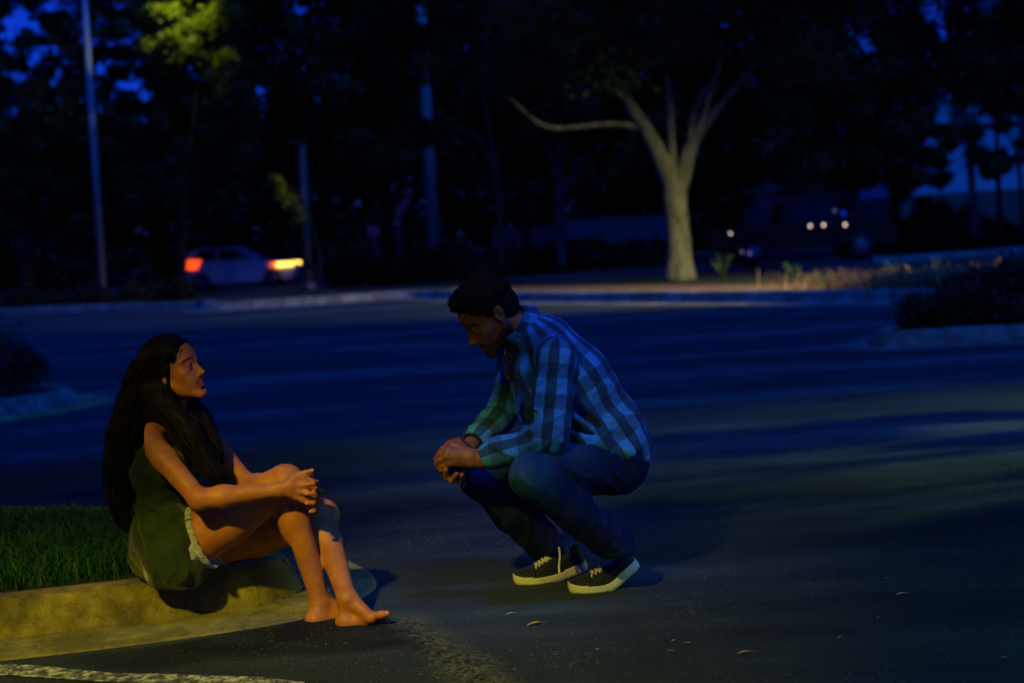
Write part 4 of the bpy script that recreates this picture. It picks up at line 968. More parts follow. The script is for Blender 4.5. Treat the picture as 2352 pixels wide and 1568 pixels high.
# left middle island
pl = resample([(-9.0, G(-300, 985)[1]), tuple(G(-120, 980)[:2]), tuple(G(0, 971)[:2]), tuple(G(110, 955)[:2]), tuple(G(200, 938)[:2]), tuple(G(258, 925)[:2]), tuple(G(262, 918)[:2]), tuple(G(225, 908)[:2]), tuple(G(120, 902)[:2]), tuple(G(-60, 905)[:2]), tuple(G(-300, 915)[:2])], .15)
ti = planted_island(pl, "", None, M_KERB_FAR)
o = mesh_obj("island_soil", [(p[0], p[1], .125) for p in ti], [tuple(range(len(ti)))], M_SOIL, smooth=False); tag(o, kind='structure')
def bush(loc, clumps, n, size, label, seed, m=None):
    """clumps: (x, y, z, r) in metres round loc"""
    r = empty("bush", loc); tag(r, label, "bush")
    leaf_cloud("foliage", [(loc[0]+c[0], loc[1]+c[1], loc[2]+c[2]) for c in clumps], [c[3] for c in clumps], n, size, m or M_BUSH, r, .85, .35, seed)
    for c in clumps:
        mb = MB(); mb.tube(smooth_path([V(*loc)+V(c[0]*.3, c[1]*.3, 0), V(*loc)+V(c[0]*.7, c[1]*.7, c[2]*.6), V(*loc)+V(c[0], c[1], c[2])], 3), [.025]*4+[.018]*3, 5); mb.build("stem", M_BARK, r)
    return r
b0 = G(-30, 906, .14)
bush(b0, [(-.9, .3, .30, .42), (-.45, .35, .32, .42), (0, .3, .28, .36), (.28, .3, .20, .24), (-1.4, .4, .32, .46), (-.2, .1, .2, .3), (-.7, .0, .2, .32)], 16000, .022, "low dark bush on the kerbed island behind the seated woman", 3)
# right middle island
pr = resample([(9.0, G(2500, 800)[1]-.3), tuple(G(2352, 789)[:2]), tuple(G(2150, 800)[:2]), tuple(G(2000, 806)[:2]), tuple(G(1935, 803)[:2]), tuple(G(1922, 795)[:2]), tuple(G(1945, 786)[:2]), tuple(G(2010, 768)[:2]), tuple(G(2130, 745)[:2]), tuple(G(2300, 722)[:2]), (11.0, 17.5)][::-1], .2)
M_KERB_DARK = concrete_mat('grimy_kerb', (.16, .16, .15), (.28, .28, .26)); M_PAN_OLD = M_PAN; M_PAN = M_KERB_DARK
ti2 = planted_island(pr, "", None, M_KERB_DARK); M_PAN = M_PAN_OLD
o = mesh_obj("island_soil", [(p[0], p[1], .125) for p in ti2], [tuple(range(len(ti2)))], M_SOIL, smooth=False); tag(o, kind='structure')
b1 = G(2230, 755, .12)
bush(b1, [(-.3, .7, .14, .28), (-.25, .35, .14, .26), (.15, .4, .22, .34), (.3, .9, .26, .36), (.6, .5, .32, .40), (1.1, .5, .42, .46), (1.7, .5, .52, .50), (.4, .1, .14, .28), (1.0, .1, .2, .34), (1.5, .1, .25, .4)], 26000, .030, "large dark mounded bush on the kerbed island at the right edge", 5)
gp = MB(); rg = random.Random(8)
# far kerbs
FK1 = resample([(-40, G(-500, 745)[1]+1), tuple(G(-300, 733)[:2]), tuple(G(0, 721)[:2]), tuple(G(240, 712)[:2]), tuple(G(450, 707)[:2])], 1.0)
fkp = [(-.30, .006), (0, .012), (.002, .02), (.05, .14), (.10, .17), (.28, .17), (.29, .0)]
sweep(FK1, fkp, "far_kerb", M_KERB_FAR)
FK2 = resample([tuple(G(455, 709)[:2]), tuple(G(480, 714)[:2]), tuple(G(735, 699)[:2]), tuple(G(930, 686)[:2]), tuple(G(1050, 689)[:2]), tuple(G(1200, 694)[:2]), tuple(G(1500, 696)[:2]), tuple(G(1800, 697)[:2]), tuple(G(2100, 698)[:2]), tuple(G(2215, 699)[:2]), tuple(G(2350, 690)[:2]), tuple(G(2600, 670)[:2])], .5)
fk_in, _ = sweep(FK2, [(-.45, .006), (-.02, .014), (.002, .02), (.06, .12), (.10, .19), (.16, .20), (.42, .20), (.43, .05)], "far_kerb", M_KERB_FAR, jitter=.01)
mul = [p for p in fk_in if p[0] > -1.6]; back = [(p[0], p[1]+5.8+.4*math.sin(p[0]*.7)) for p in mul]
o = mesh_obj("mulch_bed", [(p[0], p[1], .16) for p in mul]+[(p[0], p[1], .10) for p in reversed(back)], [tuple(range(2*len(mul)))], M_MULCH, smooth=False); tag(o, kind='structure')
# side-road kerb beyond the mulch, on the right
sweep(resample([tuple(G(2010, 606)[:2]), tuple(G(2180, 594)[:2]), tuple(G(2352, 581)[:2]), tuple(G(2700, 556)[:2])], 1.0), [(0, .01), (.02, .03), (.06, .16), (.3, .16), (.31, 0)], "far_kerb", M_KERB_FAR)
# dry grass and weeds on the mulch
n_ = 9000; gx = RNG.normal(7.1, .85, n_); y0 = np.interp(gx, [p[0] for p in sorted(mul)], [p[1] for p in sorted(mul)]); gy = y0+.15+np.abs(RNG.normal(0, .9, n_))
blades("dry_grass", gx, gy, .15, .10, .42, .010, M_DRYG, .45, label="tawny dry grass tufts on the mulch beside the far kerb at right")
def weed(x, y, z, h, nb, label, seed, sp=.12):
    r = np.random.default_rng(seed); mb = MB(); c = G(x, y, z)
    for i in range(nb):
        a = r.random()*6.28; l = h*(.6+.5*r.random()); d = V(math.cos(a), math.sin(a), 0)*sp*(.4+r.random())
        pts = smooth_path([c+d*.1, c+d*.5+V(0, 0, l*.6), c+d*1.3+V(0, 0, l*.95)], 4); mb.tube(pts, [.012*(1-i_/len(pts))+.002 for i_ in range(len(pts))], 3)
    o = mb.build("weed", leaf_mat("weed_green", (.05, .12, .02), (.09, .2, .03)), None, False); tag(o, label, "weed", "weeds growing in the mulch bed"); return o
weed(1660, 648, .16, .62, 26, "tall green weed on the mulch beside the pale tree trunk", 1, .16)
weed(1905, 664, .16, .28, 16, "low green weed in the middle of the mulch bed", 2, .2); weed(2165, 650, .16, .50, 18, "dark green weed in the dry grass", 3); weed(1822, 640, .14, .35, 12, "thin green weed at the back edge of the mulch bed", 4)
weed(2060, 645, .14, .35, 12, "short green weed at the left end of the dry grass", 5)

# ------------------------------------------------------------------ trees and poles
def tpts(lst, Y, dy=0): return [J(a, b, Y+dy*i) for i, (a, b, w) in enumerate(lst)], [w/2/FPX*Y for a, b, w in lst]
def limb_mb(mb, lst, Y, dy=0, seed=0, n=10, ext=None):
    p, r = tpts(lst, Y, dy); pp = smooth_path(p, 5); rr = list(np.interp(np.linspace(0, len(r)-1, len(pp)), range(len(r)), r)); mb.tube(pp, rr, n, True, .10, seed)
def twigs(mb, base, direction, L, r0, rg, depth=0):
    p = [base]; d = nrm(direction)
    for i in range(4): d = nrm(d+V(rg.uniform(-.3, .3), rg.uniform(-.3, .3), rg.uniform(-.1, .3))); p.append(p[-1]+d*L/4)
    mb.tube(p, [r0*(1-.18*i) for i in range(5)], 5, True)
    if depth < 1:
        for i in (2, 3, 4): twigs(mb, p[i], d+V(rg.uniform(-1, 1), rg.uniform(-1, 1), rg.uniform(-.2, .8)), L*.6, r0*.5, rg, depth+1)
YT = 36.0
big = empty("oak_tree", J(1560, 620, YT)*V(1, 1, 0)); tag(big, "large forked tree with pale lichen bark standing in the mulch bed at the far kerb", "tree")
mb = MB()
bz = J(1560, 622, YT); mb.tube(smooth_path([V(bz[0], bz[1], 0), J(1560, 600, YT), J(1559, 560, YT), J(1555, 500, YT), J(1550, 450, YT), J(1547, 420, YT)], 4), list(np.interp(np.linspace(0, 5, 21), range(6), [.44, .34, .31, .285, .30, .22])), 14, True, .06, 1)
limb_mb(mb, [(1550, 450, 40), (1534, 400, 40), (1512, 350, 36), (1487, 300, 30), (1462, 262, 24), (1438, 225, 20), (1400, 192, 15), (1350, 165, 11), (1290, 120, 8)], YT, -.05, 2)
limb_mb(mb, [(1485, 302, 14), (1450, 289, 13), (1395, 285, 11), (1330, 291, 10), (1275, 294, 10), (1240, 284, 9), (1205, 257, 7), (1170, 225, 5)], YT, -.12, 3)
limb_mb(mb, [(1478, 292, 14), (1452, 262, 12), (1436, 228, 9), (1425, 190, 6)], YT, .1, 4)
limb_mb(mb, [(1556, 450, 36), (1570, 400, 38), (1582, 350, 34), (1598, 315, 28), (1625, 280, 22), (1655, 240, 17), (1690, 200, 15), (1720, 165, 11), (1750, 110, 8)], YT, .05, 5)
limb_mb(mb, [(1590, 330, 26), (1592, 290, 24), (1598, 250, 20), (1615, 215, 16), (1640, 180, 12), (1660, 130, 8)], YT, .15, 6)
limb_mb(mb, [(1600, 310, 18), (1620, 260, 15), (1630, 220, 12), (1652, 190, 8)], YT, -.1, 9)
limb_mb(mb, [(1552, 420, 22), (1546, 370, 18), (1542, 320, 18), (1540, 270, 20), (1538, 230, 14), (1530, 170, 10)], YT, .1, 7)
mb.build("trunk", M_BARK_PALE, big)
def crown_clumps(x0, x1, y0, y1, Y, n, r0, r1, seed, dY=3.0, keep=None):
    r = random.Random(seed); c = []; q = []
    while len(c) < n:
        x, y = r.uniform(x0, x1), r.uniform(y0, y1)
        if keep and not keep(x, y, r): continue
        p = J(x, y, Y+r.uniform(-dY, dY)); c.append(p); q.append(r.uniform(r0, r1))
    return c, q
def free(holes):
    return lambda x, y, r: all(((x-a)/(c))**2+((y-b)/(d))**2 > 1 for a, b, c, d in holes)
c, q = crown_clumps(1120, 2000, -420, 235, YT, 75, .75, 1.3, 1, 3.5, lambda x, y, r: y < 215-abs(x-1560)*.12 and not (y > 150 and 1430 < x < 1720) and free([(1940, 120, 70, 60), (1960, 30, 60, 60)])(x, y, r))
leaf_cloud("crown", c, q, 48000, .11, M_LEAF, big, .7, .3, 21)

def tree(label, base, trunk_pts, Y, clumps, n, leaf=.12, bark=None, leafm=None, seed=0, name="tree", group="dark trees beyond the parking lot"):
    t = empty(name, (base[0], base[1], 0)); tag(t, label, "tree", group); mb = MB()
    for i, l in enumerate(trunk_pts): limb_mb(mb, l, Y, 0, seed+i, 9)
    if trunk_pts: mb.build("trunk", bark or M_BARK, t)
    if clumps: leaf_cloud("crown", clumps[0], clumps[1], n, leaf, leafm or M_LEAF, t, .75, .3, seed+50)
    return t
# sky gaps measured in the photograph's frame: crowns leave them open
HL = [(38, 75, 26, 42), (15, 105, 24, 26), (118, 8, 34, 26), (100, 75, 20, 20), (145, 115, 16, 18), (270, 95, 32, 16), (310, 112, 22, 14), (235, 160, 20, 36), (260, 150, 16, 22), (310, 190, 24, 30), (355, 345-20, 26, 22), (350, 325, 24, 20), (215, 300, 14, 34), (290, 205, 18, 16), (440, 145, 14, 18), (180, 60, 14, 60), (255, 235, 16, 14)]
def wide(h, k): return [(a, b, c_+k, d+k) for a, b, c_, d in h]
Y1 = 52.0
c, q = crown_clumps(-200, 560, -420, 560, Y1, 1700, .24, .46, 2, 3.0, lambda x, y, r: free(wide(HL, -6))(x, y, r) and y < 540-.25*abs(x-150))
tree("tall dark tree with sky showing through its crown at the left edge", J(60, 640, Y1), [[(60, 690, 34), (70, 560, 30), (90, 400, 26), (110, 200, 18)]], Y1, (c, q), 170000, .10, seed=31)
c, q = crown_clumps(330, 1000, -420, 430, 56, 520, .5, .9, 3, 3.5, lambda x, y, r: free(wide(HL, 8))(x, y, r) and y < 400+30*math.sin(x*.02))
tree("broad dark tree above the white car", J(420, 640, 56), [[(415, 660, 26), (418, 560, 24), (425, 430, 20), (450, 250, 14)]], 56, (c, q), 80000, .15, seed=41)
c, q = crown_clumps(800, 1420, -420, 400, 60, 420, .8, 1.3, 4, 4, lambda x, y, r: y < 380+30*math.sin(x*.017))
tree("dark tree with a thick trunk behind the grey pole", J(885, 620, 60), [[(887, 630, 30), (884, 520, 30), (880, 420, 26), (890, 300, 18)]], 60, (c, q), 75000, .17, seed=51)
HR = [(1905, 5, 24, 22), (1945, 60, 30, 20), (1985, 100, 36, 22), (2010, 128, 28, 20), (2070, 5, 30, 20), (2130, 30, 24, 40), (2165, 85, 26, 34), (2150, 115, 20, 20), (2230, 80, 8, 18)]
c, q = crown_clumps(1300, 1980, -300, 440, 58, 260, .7, 1.2, 5, 4, lambda x, y, r: free(wide(HR, 10))(x, y, r) and y < 420-.10*abs(x-1500))
tree("dark tree filling the space behind the pale forked tree", J(1650, 600, 58), [[(1705, 610, 22), (1700, 500, 20), (1690, 380, 16)]], 58, (c, q), 75000, .17, seed=61)
c, q = crown_clumps(1780, 2500, -300, 420, 50, 700, .4, .7, 6, 3, lambda x, y, r: free(wide(HR, 3))(x, y, r) and (y < 300 or (x < 2100 and y < 470) ) and not (x > 2120 and y > 250))
tree("dark drooping tree with blue sky gaps above the dark pickup", J(2062, 560, 50), [[(2062, 590, 30), (2055, 480, 30), (2060, 380, 24), (2090, 200, 16)]], 50, (c, q), 90000, .13, seed=71)
# thin lower sprays hanging in front of the blue wall at right
c, q = crown_clumps(2050, 2230, 290, 470, 47, 26, .22, .42, 7, 1, lambda x, y, r: x < 2230-.9*(y-290) or r.random() < .12)
c2, q2 = crown_clumps(2230, 2420, 270, 400, 47, 14, .22, .40, 8, 1)
tree("slim pale-trunked tree in front of the blue building", J(2236, 540, 47), [[(2239, 545, 22), (2234, 450, 19), (2228, 360, 16), (2222, 250, 12)]], 47, (c+c2, q+q2), 12000, .10, M_BARK_MID, seed=81)
tree("thin dark trunk nearest the right edge", J(2345, 540, 46), [[(2348, 545, 12), (2345, 430, 11), (2335, 350, 9), (2310, 300, 6)]], 46, (c2, [x*.7 for x in q2]), 3000, .10, seed=83)
tree("straight dark trunk between the slim tree and the right edge", J(2296, 540, 48), [[(2298, 545, 14), (2294, 430, 13), (2290, 330, 11), (2290, 240, 8)]], 48, (c2, [x*.6 for x in q2]), 3000, .10, seed=85)
# mid trunks
Y2 = 50
tree("thin blue-grey forked tree between the grey pole and the pale oak", J(1288, 610, Y2), [[(1288, 612, 24), (1287, 540, 22), (1286, 460, 22), (1284, 400, 16), (1286, 330, 12), (1280, 250, 8)], [(1288, 450, 14), (1315, 400, 12), (1345, 365, 9), (1385, 330, 6)], [(1285, 400, 9), (1262, 350, 7), (1240, 300, 5)]], Y2, crown_clumps(1180, 1460, 120, 330, Y2, 18, .5, .9, 9, 2), 9000, .12, M_BARK_MID, seed=91)
tree("slim dark trunk left of the thin forked tree", J(1215, 600, 54), [[(1210, 605, 18), (1208, 500, 17), (1205, 380, 13)]], 54, crown_clumps(1120, 1300, 150, 380, 54, 14, .6, .9, 10, 2), 7000, .13, seed=95)

# two sprigs of leaves close to lamps
c, q = crown_clumps(345, 530, -60, 165, 44, 60, .16, .40, 14, 1.0, lambda x, y, r: y < 165-.25*abs(x-400) and not (x < 395 and y < 12) and r.random() < .75)
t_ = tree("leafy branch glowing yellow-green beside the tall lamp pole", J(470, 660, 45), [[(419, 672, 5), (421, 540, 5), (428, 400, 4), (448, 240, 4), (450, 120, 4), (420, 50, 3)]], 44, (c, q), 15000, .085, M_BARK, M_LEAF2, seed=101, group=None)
c, q = crown_clumps(618, 702, 405, 545, 47, 26, .09, .20, 15, .5, lambda x, y, r: abs(x-(628+.55*(y-405))) < 16)
c2, q2 = crown_clumps(715, 780, 470, 560, 47, 8, .12, .22, 16, .5)
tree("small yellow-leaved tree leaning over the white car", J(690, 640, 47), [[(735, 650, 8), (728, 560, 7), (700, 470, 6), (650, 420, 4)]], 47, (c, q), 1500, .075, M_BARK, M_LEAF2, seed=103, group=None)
# poles
def pole(name, label, cat, x0, y0, x1, y1, w0, w1, Y, mat, extra=None):
    a, b = J(x0, y0, Y), J(x1, y1, Y); a[2] = min(a[2], .0)
    r = empty(name, (a[0], a[1], 0)); tag(r, label, cat); top = a+(b-a)*1.0; mb = MB(); mb.tube([a, a+(b-a)*.5, b], [w0/2/FPX*Y, (w0+w1)/4/FPX*Y, w1/2/FPX*Y], 14); mb.build("pole", mat, r)
    bs = MB(); s_ = w0/2/FPX*Y; bs.tube([V(a[0], a[1], 0), V(a[0], a[1], .25)], [s_*1.6, s_*1.5], 8); bs.build("base", M_KERB_FAR, r); return r, b
M_POLE = simple("galvanised_steel", (.42, .44, .46), .45, .12, 5, metal=.3, spec=.5); M_POLE2 = simple("weathered_concrete_pole", (.34, .34, .34), .8, .2, 6)
lp, top = pole("lamp_post", "tall thin steel lamp post rising out of the frame at left", "lamp post", 239, 690, 186, -130, 16, 13, 46, M_POLE)
hm = MB(); hm.tube([top, top+V(1.5, -2, .5), J(425, -80, 42.0)], [.05, .045, .04], 8); hm.build("arm", M_POLE, lp)
hm = MB(); hc_ = J(425, -78, 41.9); hm.box((hc_[0]-.3, hc_[1]-.16, hc_[2]+.03), (hc_[0]+.4, hc_[1]+.16, hc_[2]+.2)); hm.build("lamp_head", M_POLE, lp, False)
pole("utility_pole", "grey-blue utility pole in front of the dark trees, cut by foliage", "utility pole", 1000, 625, 958, -140, 27, 21, 50, M_POLE2)
sp2, top2 = pole("lamp_post", "grey trunk with an added lamp beside the white car's headlight, its top lost in leaves", "lamp post", 709, 652, 694, 330, 22, 15, 48, M_BARK_MID)  # trunk made into a post to hold an added light for the leaves
hm = MB(); hm.box((top2[0]-.5, top2[1]-.14, top2[2]), (top2[0]+.1, top2[1]+.14, top2[2]+.16)); hm.build("lamp_head", M_BARK, sp2, False)  # added lamp head on the trunk, for the light on the leaves
def lamp_spot(parent, at, aim, energy, color, angle):
    l = bpy.data.lights.new("lamp_light", 'SPOT'); l.energy = energy; l.color = color; l.spot_size = R(angle); l.spot_blend = .8; l.shadow_soft_size = .12
    lo = bpy.data.objects.new("lamp_light", l); COL.objects.link(lo); lo.parent = parent; lo.location = tuple(V(*at)-V(*parent.location)); lo.rotation_euler = Vector(V(*aim)-V(*at)).to_track_quat('-Z', 'Y').to_euler()
lamp_spot(lp, J(425, -70, 41.9), J(410, 85, 44.2), 430, (.95, .95, .06), 84)
lamp_spot(sp2, top2+V(-.3, -.1, -.1), J(660, 455, 46.8), 110, (1.0, .82, .06), 50)
# the foliage that hides two stretches of the utility pole
c, q = crown_clumps(920, 1030, 272, 326, 46, 16, .22, .36, 17, .4); c2, q2 = crown_clumps(860, 1100, -200, 160, 46, 34, .5, .8, 18, 1.2)
tree("low dark branch hanging across the utility pole", J(1110, 620, 46), [[(1150, 620, 12), (1145, 450, 11), (1100, 320, 9), (1010, 290, 6), (940, 300, 4)], [(1145, 450, 9), (1100, 200, 7), (990, 80, 5)]], 46, (c+c2, q+q2), 14000, .12, seed=105, group=None)

# far-off wood that closes the view below the crowns
cl = []; rr = []; rg = random.Random(77)
for i in range(900):
    x = rg.uniform(-60, 62); y = 84+rg.uniform(-4, 8); 
    px_ = 1176+x/y*FPX; z = rg.uniform(0, 9.5)
    cl.append((x, y, z)); rr.append(rg.uniform(1.2, 2.2))
wd = leaf_cloud("wood", cl, rr, 170000, .34, M_BUSH, None, .9, .2, 5); tag(wd, "dark mass of woodland closing the view behind the street", "woods", kind='stuff')
def hedge(label, x0, x1, y, Y, h, n, seed, deep=1.2, m=None):
    a, b = J(x0, y, Y), J(x1, y, Y); L = b[0]-a[0]; r = random.Random(seed); k = max(3, int(L/.7)); c = []; q = []
    for i in range(k):
        for z in np.arange(.25, h, .45): c.append((a[0]+L*(i+.5)/k+r.uniform(-.2, .2), Y+r.uniform(-.4, .4)*deep, z+r.uniform(-.1, .1))); q.append(r.uniform(.35, .55))
    o = empty("hedge", ((a[0]+b[0])/2, Y, 0)); tag(o, label, "hedge"); leaf_cloud("foliage", c, q, n, .09, m or M_BUSH, o, .9, .2, seed)
    for i in range(0, k, 2): mb = MB(); mb.tube([V(a[0]+L*(i+.5)/k, Y, 0), V(a[0]+L*(i+.5)/k, Y, h*.6)], [.04, .03], 5); mb.build("stem", M_BARK, o)
hedge("long low dark hedge behind the far kerb at left", -220, 430, 680, 44.5, .55, 26000, 1); hedge("low dark shrubs between the white car and the grey pole", 735, 1180, 650, 49, .85, 18000, 2)
hedge("dark shrubs left of the pale oak below the white wall", 1190, 1530, 620, 52, 1.0, 16000, 3); hedge("rounded dark shrub row below the blue building", 2085, 2250, 540, 49, 1.35, 12000, 4)
hedge("dark shrub row behind the dark pickup", 2010, 2480, 560, 52.5, .9, 14000, 6)

# ------------------------------------------------------------------ buildings, walls
def stucco(name, c): return simple(name, c, .9, .15, 2, .3)
M_WALLB = stucco("pale_blue_stucco", (.62, .72, .78)); M_BEIGE = stucco("beige_block", (.16, .15, .11)); M_WHITEW = stucco("white_render", (.24, .27, .30)); M_ROOF = simple("dark_shingle", (.03, .03, .035), .9, .3, 5)
M_GLASS = simple("dark_window", (.01, .012, .015), .1, .1, 3, spec=.6)
Yb = 66; p0, p1 = J(2070, 468, Yb), J(2600, 455, Yb)
bd = empty("building", (p0[0], Yb, 0)); tag(bd, "pale building with a flat blue-lit wall behind the trees at right", "building")
mb = MB(); mb.box((p0[0], Yb, 2.2), (p1[0], Yb+12, 7.6)); mb.build("upper_wall", M_WALLB, bd, False)
mb = MB(); mb.box((p0[0]-.3, Yb-.25, 0), (p1[0], Yb+12.2, 2.2)); mb.build("lower_wall", M_BEIGE, bd, False)
mb = MB(); mb.box((p0[0]-.3, Yb-.3, 7.6), (p1[0]+.3, Yb+12.3, 8.0)); mb.build("roof", M_ROOF, bd, False)
for i in range(4):
    x = p0[0]+2.4+i*3.1; fr = MB(); fr.box((x, Yb-.06, 4.4), (x+1.3, Yb+.02, 5.9)); f = fr.build("window", M_WHITEW, bd, False); f.parent = bd
    pn_ = MB(); pn_.box((x+.08, Yb-.08, 4.48), (x+1.22, Yb-.06, 5.82)); pn_.build("pane", M_GLASS, f, False)
def wall(label, x0, x1, yt, yb, Y, m, name="wall", cat="wall", t=.3):
    a, b = J(x0, yt, Y), J(x1, yt-(x1-x0)*.03, Y); bot = min(J(x0, yb, Y)[2], J(x1, yb, Y)[2]); r = empty(name, ((a[0]+b[0])/2, Y, 0)); tag(r, label, cat)
    mb = MB(); mb.box((a[0], Y, 0), (b[0], Y+t, a[2])); mb.build("panel", m, r, False)
    mb = MB(); mb.box((a[0]-.05, Y-.05, a[2]), (b[0]+.05, Y+t+.05, a[2]+.10)); mb.build("coping", M_WHITEW, r, False); return r
wall("low white wall seen behind the trees between the thin forked tree and the pale oak", 1300, 1540, 508, 556, 62, stucco("pale_wall_render", (.80, .86, .88)))
wall("low grey-green wall section left of the thin forked tree", 1130, 1275, 530, 560, 64, stucco("lichened_wall", (.40, .50, .44)))
wall("short pale wall section beyond the tail of the dark pickup", 1700, 1780, 488, 500, 64, M_WHITEW)
def house(label, x0, x1, ytop, Y, wallm, roofh, seed, nwin=4):
    a, b = J(x0, ytop, Y), J(x1, ytop, Y); h = a[2]; r = empty("house", ((a[0]+b[0])/2, Y, 0)); tag(r, label, "house")
    mb = MB(); mb.box((a[0], Y, 0), (b[0], Y+8, h)); mb.build("wall", wallm, r, False)
    mb = MB(); e = .4; x0_, x1_, y0, y1 = a[0]-e, b[0]+e, Y-e, Y+8+e; ym = (y0+y1)/2
    mb.add([(x0_, y0, h), (x1_, y0, h), (x1_, y1, h), (x0_, y1, h), (x0_+2, ym, h+roofh), (x1_-2, ym, h+roofh)], [(0, 1, 5, 4), (1, 2, 5), (2, 3, 4, 5), (3, 0, 4), (0, 3, 2, 1)]); mb.build("roof", M_ROOF, r, False)
    L = (b[0]-a[0])/nwin
    for i in range(nwin):
        x = a[0]+L*(i+.25); f = MB(); f.box((x, Y-.05, h-1.5), (x+L*.5, Y+.01, h-.4)); fo = f.build("window", M_WHITEW, r, False)
        p_ = MB(); p_.box((x+.06, Y-.07, h-1.44), (x+L*.5-.06, Y-.05, h-.46)); p_.build("pane", M_GLASS, fo, False)
    return r

house("dim house roofline behind the dark pickup", 1770, 1960, 440, 74, M_WHITEW, 1.5, 2, 4)
M_PALEW = stucco('pale_wall', (.62, .66, .68))
# white things catching the sky between trunks: a parked van and a road sign
def vehicle(label, cat, name, X, Y, z0, L, prof, W, cab, body_m, heading=1, wheel_r=.36, wheels=(.17, .80), win=None, gh_inset=.16):
    """prof: lower body outline (x, z) from the tail; cab: greenhouse outline; heading +1 drives to the right"""
    r = empty(name, (X, Y, 0)); tag(r, label, cat); hd = heading
    def P(x, y, z): return (X+hd*(x-L/2), Y+y, z0+z)
    bm_ = MB(); n = len(prof); ins = [(0, .06), (.08, .0), (1-.08, .0), (1, .06)]; vs = []
    for t, i_ in ins:
        y = -W/2+W*t
        cx = sum(p[0] for p in prof)/n; cz = sum(p[1] for p in prof)/n
        for x, z in prof: vs.append(P(x+(cx-x)*i_*.6, y, z+(cz-z)*i_*1.2))
    fs = [tuple(range(n))[::-1], tuple(range(3*n, 4*n))]
    for k in range(3):
        for i in range(n): fs.append((k*n+i, k*n+(i+1) % n, (k+1)*n+(i+1) % n, (k+1)*n+i))
    bm_.add(vs, fs); bo = bm_.build("body", body_m, r, False)
    c_ = MB(); n = len(cab); vs = []; zb = min(p[1] for p in cab)
    zt = max(p[1] for p in cab)
    for s_ in (-1, 1):
        for x, z in cab: vs.append(P(x, s_*(W/2-.04-gh_inset*(z-zb)/(zt-zb)), z))
    fs = [tuple(range(n))[::-1], tuple(range(n, 2*n))]+[(i, (i+1) % n, n+(i+1) % n, n+i) for i in range(n)]
    c_.add(vs, fs); c_.build("cabin", body_m, r, False)
    if win:
        for w_ in win:
            for s_ in (-1, 1):
                m_ = MB(); m_.add([P(x, s_*(W/2-.04-gh_inset*(z-zb)/(zt-zb)+.006), z) for x, z in w_], [tuple(range(len(w_)))]); m_.build("side_window", M_GLASS, r, False)
    for wx in wheels:
        for s_ in (-1, 1):
            x = wx*L; w = MB(); w.tube([P(x, s_*(W/2-.24), wheel_r), P(x, s_*(W/2+.01), wheel_r)], wheel_r, 20); wo = w.build("wheel", M_TYRE, r)
            h = MB(); h.tube([P(x, s_*(W/2+.005), wheel_r), P(x, s_*(W/2+.03), wheel_r)], [wheel_r*.62, wheel_r*.5], 12); h.build("rim", M_RIM, wo)
    return r, P
M_TYRE = simple("tyre", (.012, .012, .012), .8, .1, 20); M_RIM = simple("rim", (.25, .25, .27), .35, .1, 9, metal=.8)
M_WCAR = simple("silver_white_paint", (.86, .88, .90), .35, .03, 3, spec=.5); M_BCAR = simple("black_paint", (.008, .008, .010), .30, .03, 3, spec=.3)
M_CHROME = simple("chrome", (.8, .8, .8), .12, .02, 3, metal=1.0)
M_TAIL = emis("tail_light_lit", (1.0, .07, .004), 1.9); M_HEAD = emis("head_light_lit", (1.0, .62, .09), 3.2); M_SIGNAL = emis("amber_marker_lit", (1.0, .12, .02), 1.2)
def part(mbx, nm, m, r, sm=False): return mbx.build(nm, m, r, sm)
Yc = 57.0; Lc = 4.75; cx0 = J(420, 640, Yc)[0]
suv_b = [(0.06, .42), (0.0, .75), (.04, 1.12), (.30, 1.16), (3.05, 1.12), (4.25, .98), (4.66, .80), (4.72, .50), (4.60, .30), (4.3, .26), (.25, .26)]
suv_c = [(.08, 1.12), (.62, 1.62), (1.2, 1.68), (2.3, 1.66), (3.25, 1.12)]
sv, P = vehicle("white SUV driving right with its tail light and headlight lit", "car", "suv", cx0+Lc/2, Yc, .0, Lc, suv_b, 1.9, suv_c, M_WCAR, 1, .36, (.19, .79), [[(.62, 1.18), (.86, 1.56), (1.55, 1.60), (1.55, 1.18)], [(1.63, 1.18), (1.63, 1.60), (2.28, 1.58), (2.98, 1.18)]])
for s_ in (-1, 1):
    m_ = MB(); y = s_*.90
    m_.add([P(-.02, y-.10*s_, 1.10), P(.02, y+.075*s_, .86), P(.82, y+.075*s_, .88), P(.98, y+.04*s_, 1.24), P(.20, y+.03*s_, 1.24), P(.02, y-.10*s_, .86)], [(0, 1, 2, 3, 4), (0, 5, 1)]); part(m_, "tail_light", M_TAIL, sv)
    m_ = MB(); m_.tube([P(3.92, y+.06*s_, .86), P(4.15, y+.075*s_, .87), P(4.62, y+.03*s_, .87)], [.085, .10, .09], 10); part(m_, "headlight", M_HEAD, sv)
    m_ = MB(); m_.tube([P(3.70, y+.05*s_, .87), P(3.90, y+.06*s_, .87)], [.10, .12], 8); part(m_, "marker_or_glint", M_SIGNAL, sv)
m_ = MB(); m_.box(tuple(P(-.06, -.85, .32)), tuple(P(.10, .85, .68))); part(m_, "rear_bumper", M_WCAR, sv)
m_ = MB(); m_.box(tuple(P(1.3, -.80, 1.67)), tuple(P(2.2, .80, 1.70))); part(m_, "roof_rack", M_TYRE, sv)
